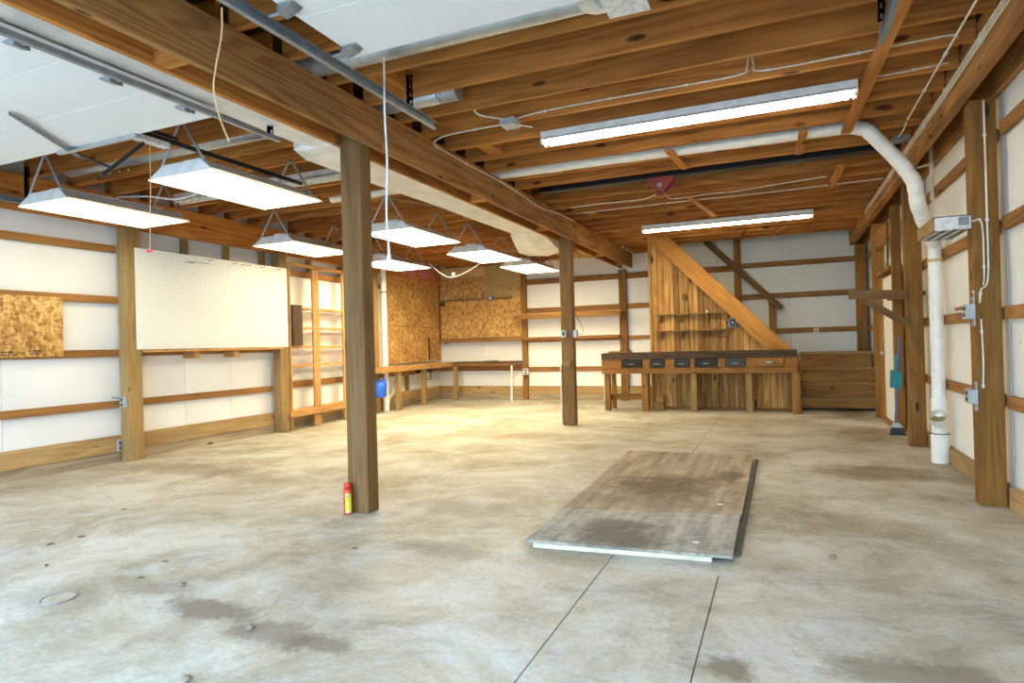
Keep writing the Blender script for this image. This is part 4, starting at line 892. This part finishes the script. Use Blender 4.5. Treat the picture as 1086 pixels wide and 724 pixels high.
link_mesh('can_body', bm_mesh(tube_bm([(0, 0, 0), (0, 0, .003), (0, 0, .17), (0, 0, .182)], .03, 24, rs=[.029, .031, .031, .026]), True), Matrix.Translation((-2.895, 3.700, 0)), can, RED)
link_mesh('cap', bm_mesh(tube_bm([(0, 0, .182), (0, 0, .215), (0, 0, .222)], .026, 24, rs=[.027, .027, .022]), True), Matrix.Translation((-2.895, 3.700, 0)), can, RED)
bm = bmesh.new(); n = 9; A = []; B = []
for k in range(n):
    t = math.radians(-85+k*11); A.append(bm.verts.new((.0318*math.cos(t), .0318*math.sin(t), .012))); B.append(bm.verts.new((.0318*math.cos(t), .0318*math.sin(t), .15)))
for k in range(n-1): bm.faces.new((A[k], A[k+1], B[k+1], B[k]))
link_mesh('label_band', bm_mesh(bm, True), Matrix.Translation((-2.895, 3.700, 0)), can, YELL)
for (zz, tt, w, h, mt) in ((.135, -60, .018, .02, OUTLET), (.128, -62, .010, .012, BLACK), (.02, -55, .022, .012, OUTLET), (.10, -135, .006, .02, BLACK), (.055, -130, .008, .03, WCORD)):
    t = math.radians(tt); o = bar('print_mark', Vector((-2.895+.032*math.cos(t), 3.70+.032*math.sin(t), zz-h/2)), Vector((-2.895+.032*math.cos(t), 3.70+.032*math.sin(t), zz+h/2)), 0.001, w, mt, can, up=(-math.sin(t), math.cos(t), 0), bev=0)
lst = [(-4.23, 2.67, 0, 'dry leaf on the concrete, left of the drain'), (-4.26, 2.50, 0, 'dry leaf near the left edge, close to two others'), (-3.85, 2.24, 0, 'yellowish dry leaf between the drain and the leaf pair'), (-3.25, 2.51, 0, 'curled dry leaf on the open concrete left of the nearest post'),
       (-2.83, 2.28, 1, 'grey pebble on the concrete left of the brown stain'), (-4.64, 3.25, 0, 'small leaf lying on the concrete joint crossing at left'), (-2.105, 2.02, 1, 'brown pebble on the dark stain in the foreground'), (-2.0, 1.62, 1, 'pale pebble at the bottom edge of the foreground'), (-3.14, 2.28, 0, 'short pale leaf on the concrete right of the drain'), (-2.35, 3.05, 0, 'small leaf on the concrete in front of the nearest post'), (0.22, 3.75, 1, 'dark chip on the concrete right of the plywood')]
for (x, yy, k, lab) in lst:
    bm = bmesh.new()
    if k:
        bmesh.ops.create_icosphere(bm, subdivisions=2, radius=0.018)
        for v in bm.verts: v.co *= random.uniform(.8, 1.15); v.co.z *= .7
        o = link_mesh('pebble', bm_mesh(bm, True), Matrix.Translation((x, yy, 0.012)), None, ROCK); tagset(o, lab, 'pebble')
    else:
        a = random.uniform(0, 3)
        pts = [(-.024, 0, 0), (-.009, .009, .007), (.011, .009, .010), (.028, 0, .003), (.010, -.010, .009), (-.010, -.008, .006)]
        V = [bm.verts.new(p) for p in pts]; c = bm.verts.new((0, 0, 0.002))
        for i in range(6): bm.faces.new((V[i], V[(i+1) % 6], c))
        bmesh.ops.solidify(bm, geom=bm.faces[:], thickness=0.0015)
        o = link_mesh('dry_leaf', bm_mesh(bm), Matrix.Translation((x, yy, 0.002)) @ Matrix.Rotation(a, 4, 'Z'), None, LEAF); tagset(o, lab, 'leaf')
# ================================================================ CABLES AND CORDS
def cable(name, label, pts, r, mat, staples=0.5, cat='cable', sm=True):
    P = smooth_path(pts) if sm else [Vector(p) for p in pts]
    t = thing(name, P[0], label, cat); tube('wire', P, r, mat, t, n=6)
    if staples:
        acc = 0.25
        for a, b in zip(P, P[1:]):
            acc += (b-a).length
            if acc > staples:
                acc = 0; m = (a+b)/2; d = (b-a).normalized()
                tube('staple', [m-d*0.008, m+d*0.008], r*1.9, OUTLET, t, n=6)
    return t
F = 4.62
cable('ceiling_cable', 'cream cable looping down the joist left of the brace near the ceiling box', [(-1.88, F, 2.97), (-1.745, F, 2.985), (-1.47, F, 2.994), (-0.758, F, 2.994), (-0.23, F, 2.996), (-0.168, F, 3.04), (-0.163, F, 3.16)], 0.006, WIRE)
cable('ceiling_cable', 'cream cable running right along the joist to the wall cables at top right', [(-0.137, F, 3.16), (-0.125, F, 3.05), (-0.07, F, 2.997), (0.448, F, 2.998), (0.977, F, 3.006), (1.04, F, 2.98)], 0.006, WIRE)
cable('ceiling_cable', 'cream cable from the ceiling box to the main beam and along its face', [(-2.0, F, 2.942), (-2.28, F, 2.942), (-2.54, F, 2.93), (-2.66, 4.66, 2.90), (-2.69, 4.9, 2.905), (-2.69, 5.5, 2.900), (-2.69, 6.1, 2.908), (-2.69, 6.7, 2.892), (-2.69, 7.3, 2.86), (-2.69, 7.9, 2.905), (-2.69, 8.7, 2.935)], 0.006, WIRE)
jb = thing('ceiling_box', (-1.92, 4.6, 2.93), 'grey metal junction box with cables under the near right joists', 'outlet'); box('box', (-1.98, -1.86), (4.50, 4.64), (2.895, 2.95), GREYM, jb); tube('cable_stub', [(-1.88, 4.55, 2.90), (-1.80, 4.75, 2.93)], 0.006, WIRE, jb, n=6); tube('cable_stub', [(-1.93, 4.52, 2.94), (-2.08, 4.35, 2.945), (-2.10, 4.26, 3.0)], 0.006, WIRE, jb, n=6, sm=True)
cable('ceiling_cable', 'cream cable drooping left of the red bracket under far right joists', [(-2.47, 7.84, 2.94), (-2.0, 7.82, 2.94), (-1.55, 7.80, 2.93), (-1.35, 7.7, 2.945)], 0.006, WIRE)
cable('ceiling_cable', 'cream cable drooping right of the red bracket under far right joists', [(-1.24, 7.72, 2.945), (-1.18, 7.95, 2.93), (-0.75, 7.95, 2.94), (-0.456, 7.93, 2.93), (0.137, 7.83, 2.94), (0.5, 7.75, 2.94)], 0.006, WIRE)
cable('ceiling_cable', 'straight cream cable crossing the far right joists beyond the red bracket', [(-2.54, 8.28, 2.945), (-1.15, 8.23, 2.945), (-0.15, 8.27, 2.945), (0.758, 8.21, 2.945), (1.1, 8.2, 2.945)], 0.006, WIRE)
cable('ceiling_cable', 'single cream cable running away under the joists left of the right wall plate', [(1.0, 2.0, 2.945), (1.0, 4.03, 2.945), (1.0, 5.3, 2.945), (1.0, 6.05, 2.945)], 0.007, WIRE, 0.6)
cable('ceiling_cable', 'cream cable parallel to the near joist ending at the wall cables', [(0.60, 5.03, 2.97), (0.8, 5.03, 2.975), (1.07, 5.03, 2.985)], 0.005, WIRE)
for i, lab in enumerate(('lowest of the three cables stapled along the right wall plate', 'middle of the three cables stapled along the right wall plate', 'highest of the three cables stapled along the right wall plate')):
    z = 2.885+i*0.024; cable('plate_cable', lab, [(1.131, 1.5, z+0.01), (1.131, 3.0, z), (1.131, 4.2, z+0.012), (1.131, 5.3, z), (1.131, 6.6, z+0.008), (1.131, 8.5, z), (1.131, 10.2, z+0.01)], 0.0065, WIRE, 0.7)
jb2 = thing('ceiling_box', (1.05, 6.2, 2.93), 'dark green junction box beside the white pipe elbow at the right wall plate', 'outlet'); box('box', (0.96, 1.09), (6.50, 6.62), (2.90, 2.95), STEEL, jb2); tube('cable_stub', [(1.0, 6.5, 2.93), (1.01, 6.3, 2.935), (1.0, 6.1, 2.94)], 0.006, WIRE, jb2, n=6)
cable('post_cable', 'cream cable stapled down the big right-hand post to the upper box', [(1.30, 5.192, 2.75), (1.30, 5.192, 2.0), (1.295, 5.192, 1.55), (1.255, 5.192, 1.47), (1.245, 5.19, 1.38)], 0.006, WIRE, 0.45)
cable('post_cable', 'cream cable from the grey louvred unit down the big right-hand post', [(1.215, 5.192, 1.94), (1.27, 5.192, 1.92), (1.275, 5.192, 1.6), (1.27, 5.192, 1.50)], 0.005, WIRE, 0.3)
cable('post_cable', 'cream cable linking the two grey boxes on the big right-hand post', [(1.25, 5.192, 1.27), (1.255, 5.192, 1.0), (1.25, 5.192, 0.80)], 0.005, WIRE, 0.35)
cable('extension_cord', 'long white cord hanging in front of the main beam from the metal duct', [(-2.155, 3.20, 2.93), (-2.16, 3.2, 2.6), (-2.152, 3.2, 2.3), (-2.165, 3.2, 2.0), (-2.155, 3.2, 1.78)], 0.006, WCORD, 0, 'cord')
o = tube('cord_bell', [(-2.155, 3.2, 1.79), (-2.155, 3.2, 1.74), (-2.155, 3.2, 1.70)], 0.02, WCORD, [c for c in bpy.data.objects if c.name.startswith('extension_cord')][0], rs=[.007, .010, .018])
cable('extension_cord', 'thin tan cord hanging in front of the beam at upper left', [(-2.215, 2.05, 2.69), (-2.23, 2.06, 2.58), (-2.27, 2.06, 2.44), (-2.285, 2.06, 2.34), (-2.25, 2.06, 2.21), (-2.20, 2.06, 2.10)], 0.004, YCORD, 0, 'cord')
rc = cable('release_cord', 'thin red-handled release cord hanging from the opener trolley before the left wall', [(-4.13, 3.15, 2.69), (-4.13, 3.15, 2.4), (-4.15, 3.15, 1.93)], 0.0035, YCORD, 0, 'cord')
prism('handle', [(-4.185, 1.915), (-4.115, 1.915), (-4.13, 1.93), (-4.17, 1.93)], 'y', 3.143, 3.157, RED, rc)
cable('extension_cord', 'thin pale cord hanging just left of the nearest timber post', [(-3.04, 3.9, 2.66), (-3.03, 3.9, 2.5), (-3.0, 3.9, 2.1), (-2.985, 3.9, 1.7)], 0.005, WCORD, 0, 'cord')
cable('light_cord', 'white power cord sagging between the two near hanging shop lights', [(-5.85, 4.1, 2.70), (-5.6, 4.25, 2.71), (-5.3, 4.3, 2.66), (-5.0, 4.3, 2.69), (-4.7, 4.2, 2.74), (-4.3, 4.1, 2.70)], 0.007, WCORD, 0, 'cord')
cable('light_cord', 'white power cord sagging in front of the far corner between two shop lights', [(-5.55, 9.45, 2.62), (-5.25, 9.4, 2.40), (-5.08, 9.4, 2.35), (-4.85, 9.4, 2.40), (-4.6, 9.4, 2.52), (-4.2, 9.3, 2.68)], 0.008, WCORD, 0, 'cord')
tube('clock_disc', [(-5.05, 9.38, 2.40), (-5.05, 9.40, 2.40)], 0.035, OUTLET, [c for c in bpy.data.objects if c.name.startswith('light_cord')][-1], n=16)
cable('light_cord', 'yellow extension cord strung under the left joists behind the nearest post', [(-5.3, 6.9, 2.72), (-5.0, 6.6, 2.80), (-4.7, 6.3, 2.93), (-4.3, 6.2, 2.945), (-3.9, 6.6, 2.90), (-3.6, 7.4, 2.92)], 0.006, YCORD, 0, 'cord')
cable('post_cable', 'dark thin wires hanging from the switch boxes of the second timber post', [(-2.735, 8.66, 1.66), (-2.70, 8.66, 1.6), (-2.62, 8.66, 1.45), (-2.60, 8.67, 1.33), (-2.68, 8.68, 1.30)], 0.004, BLACK, 0, 'cord')
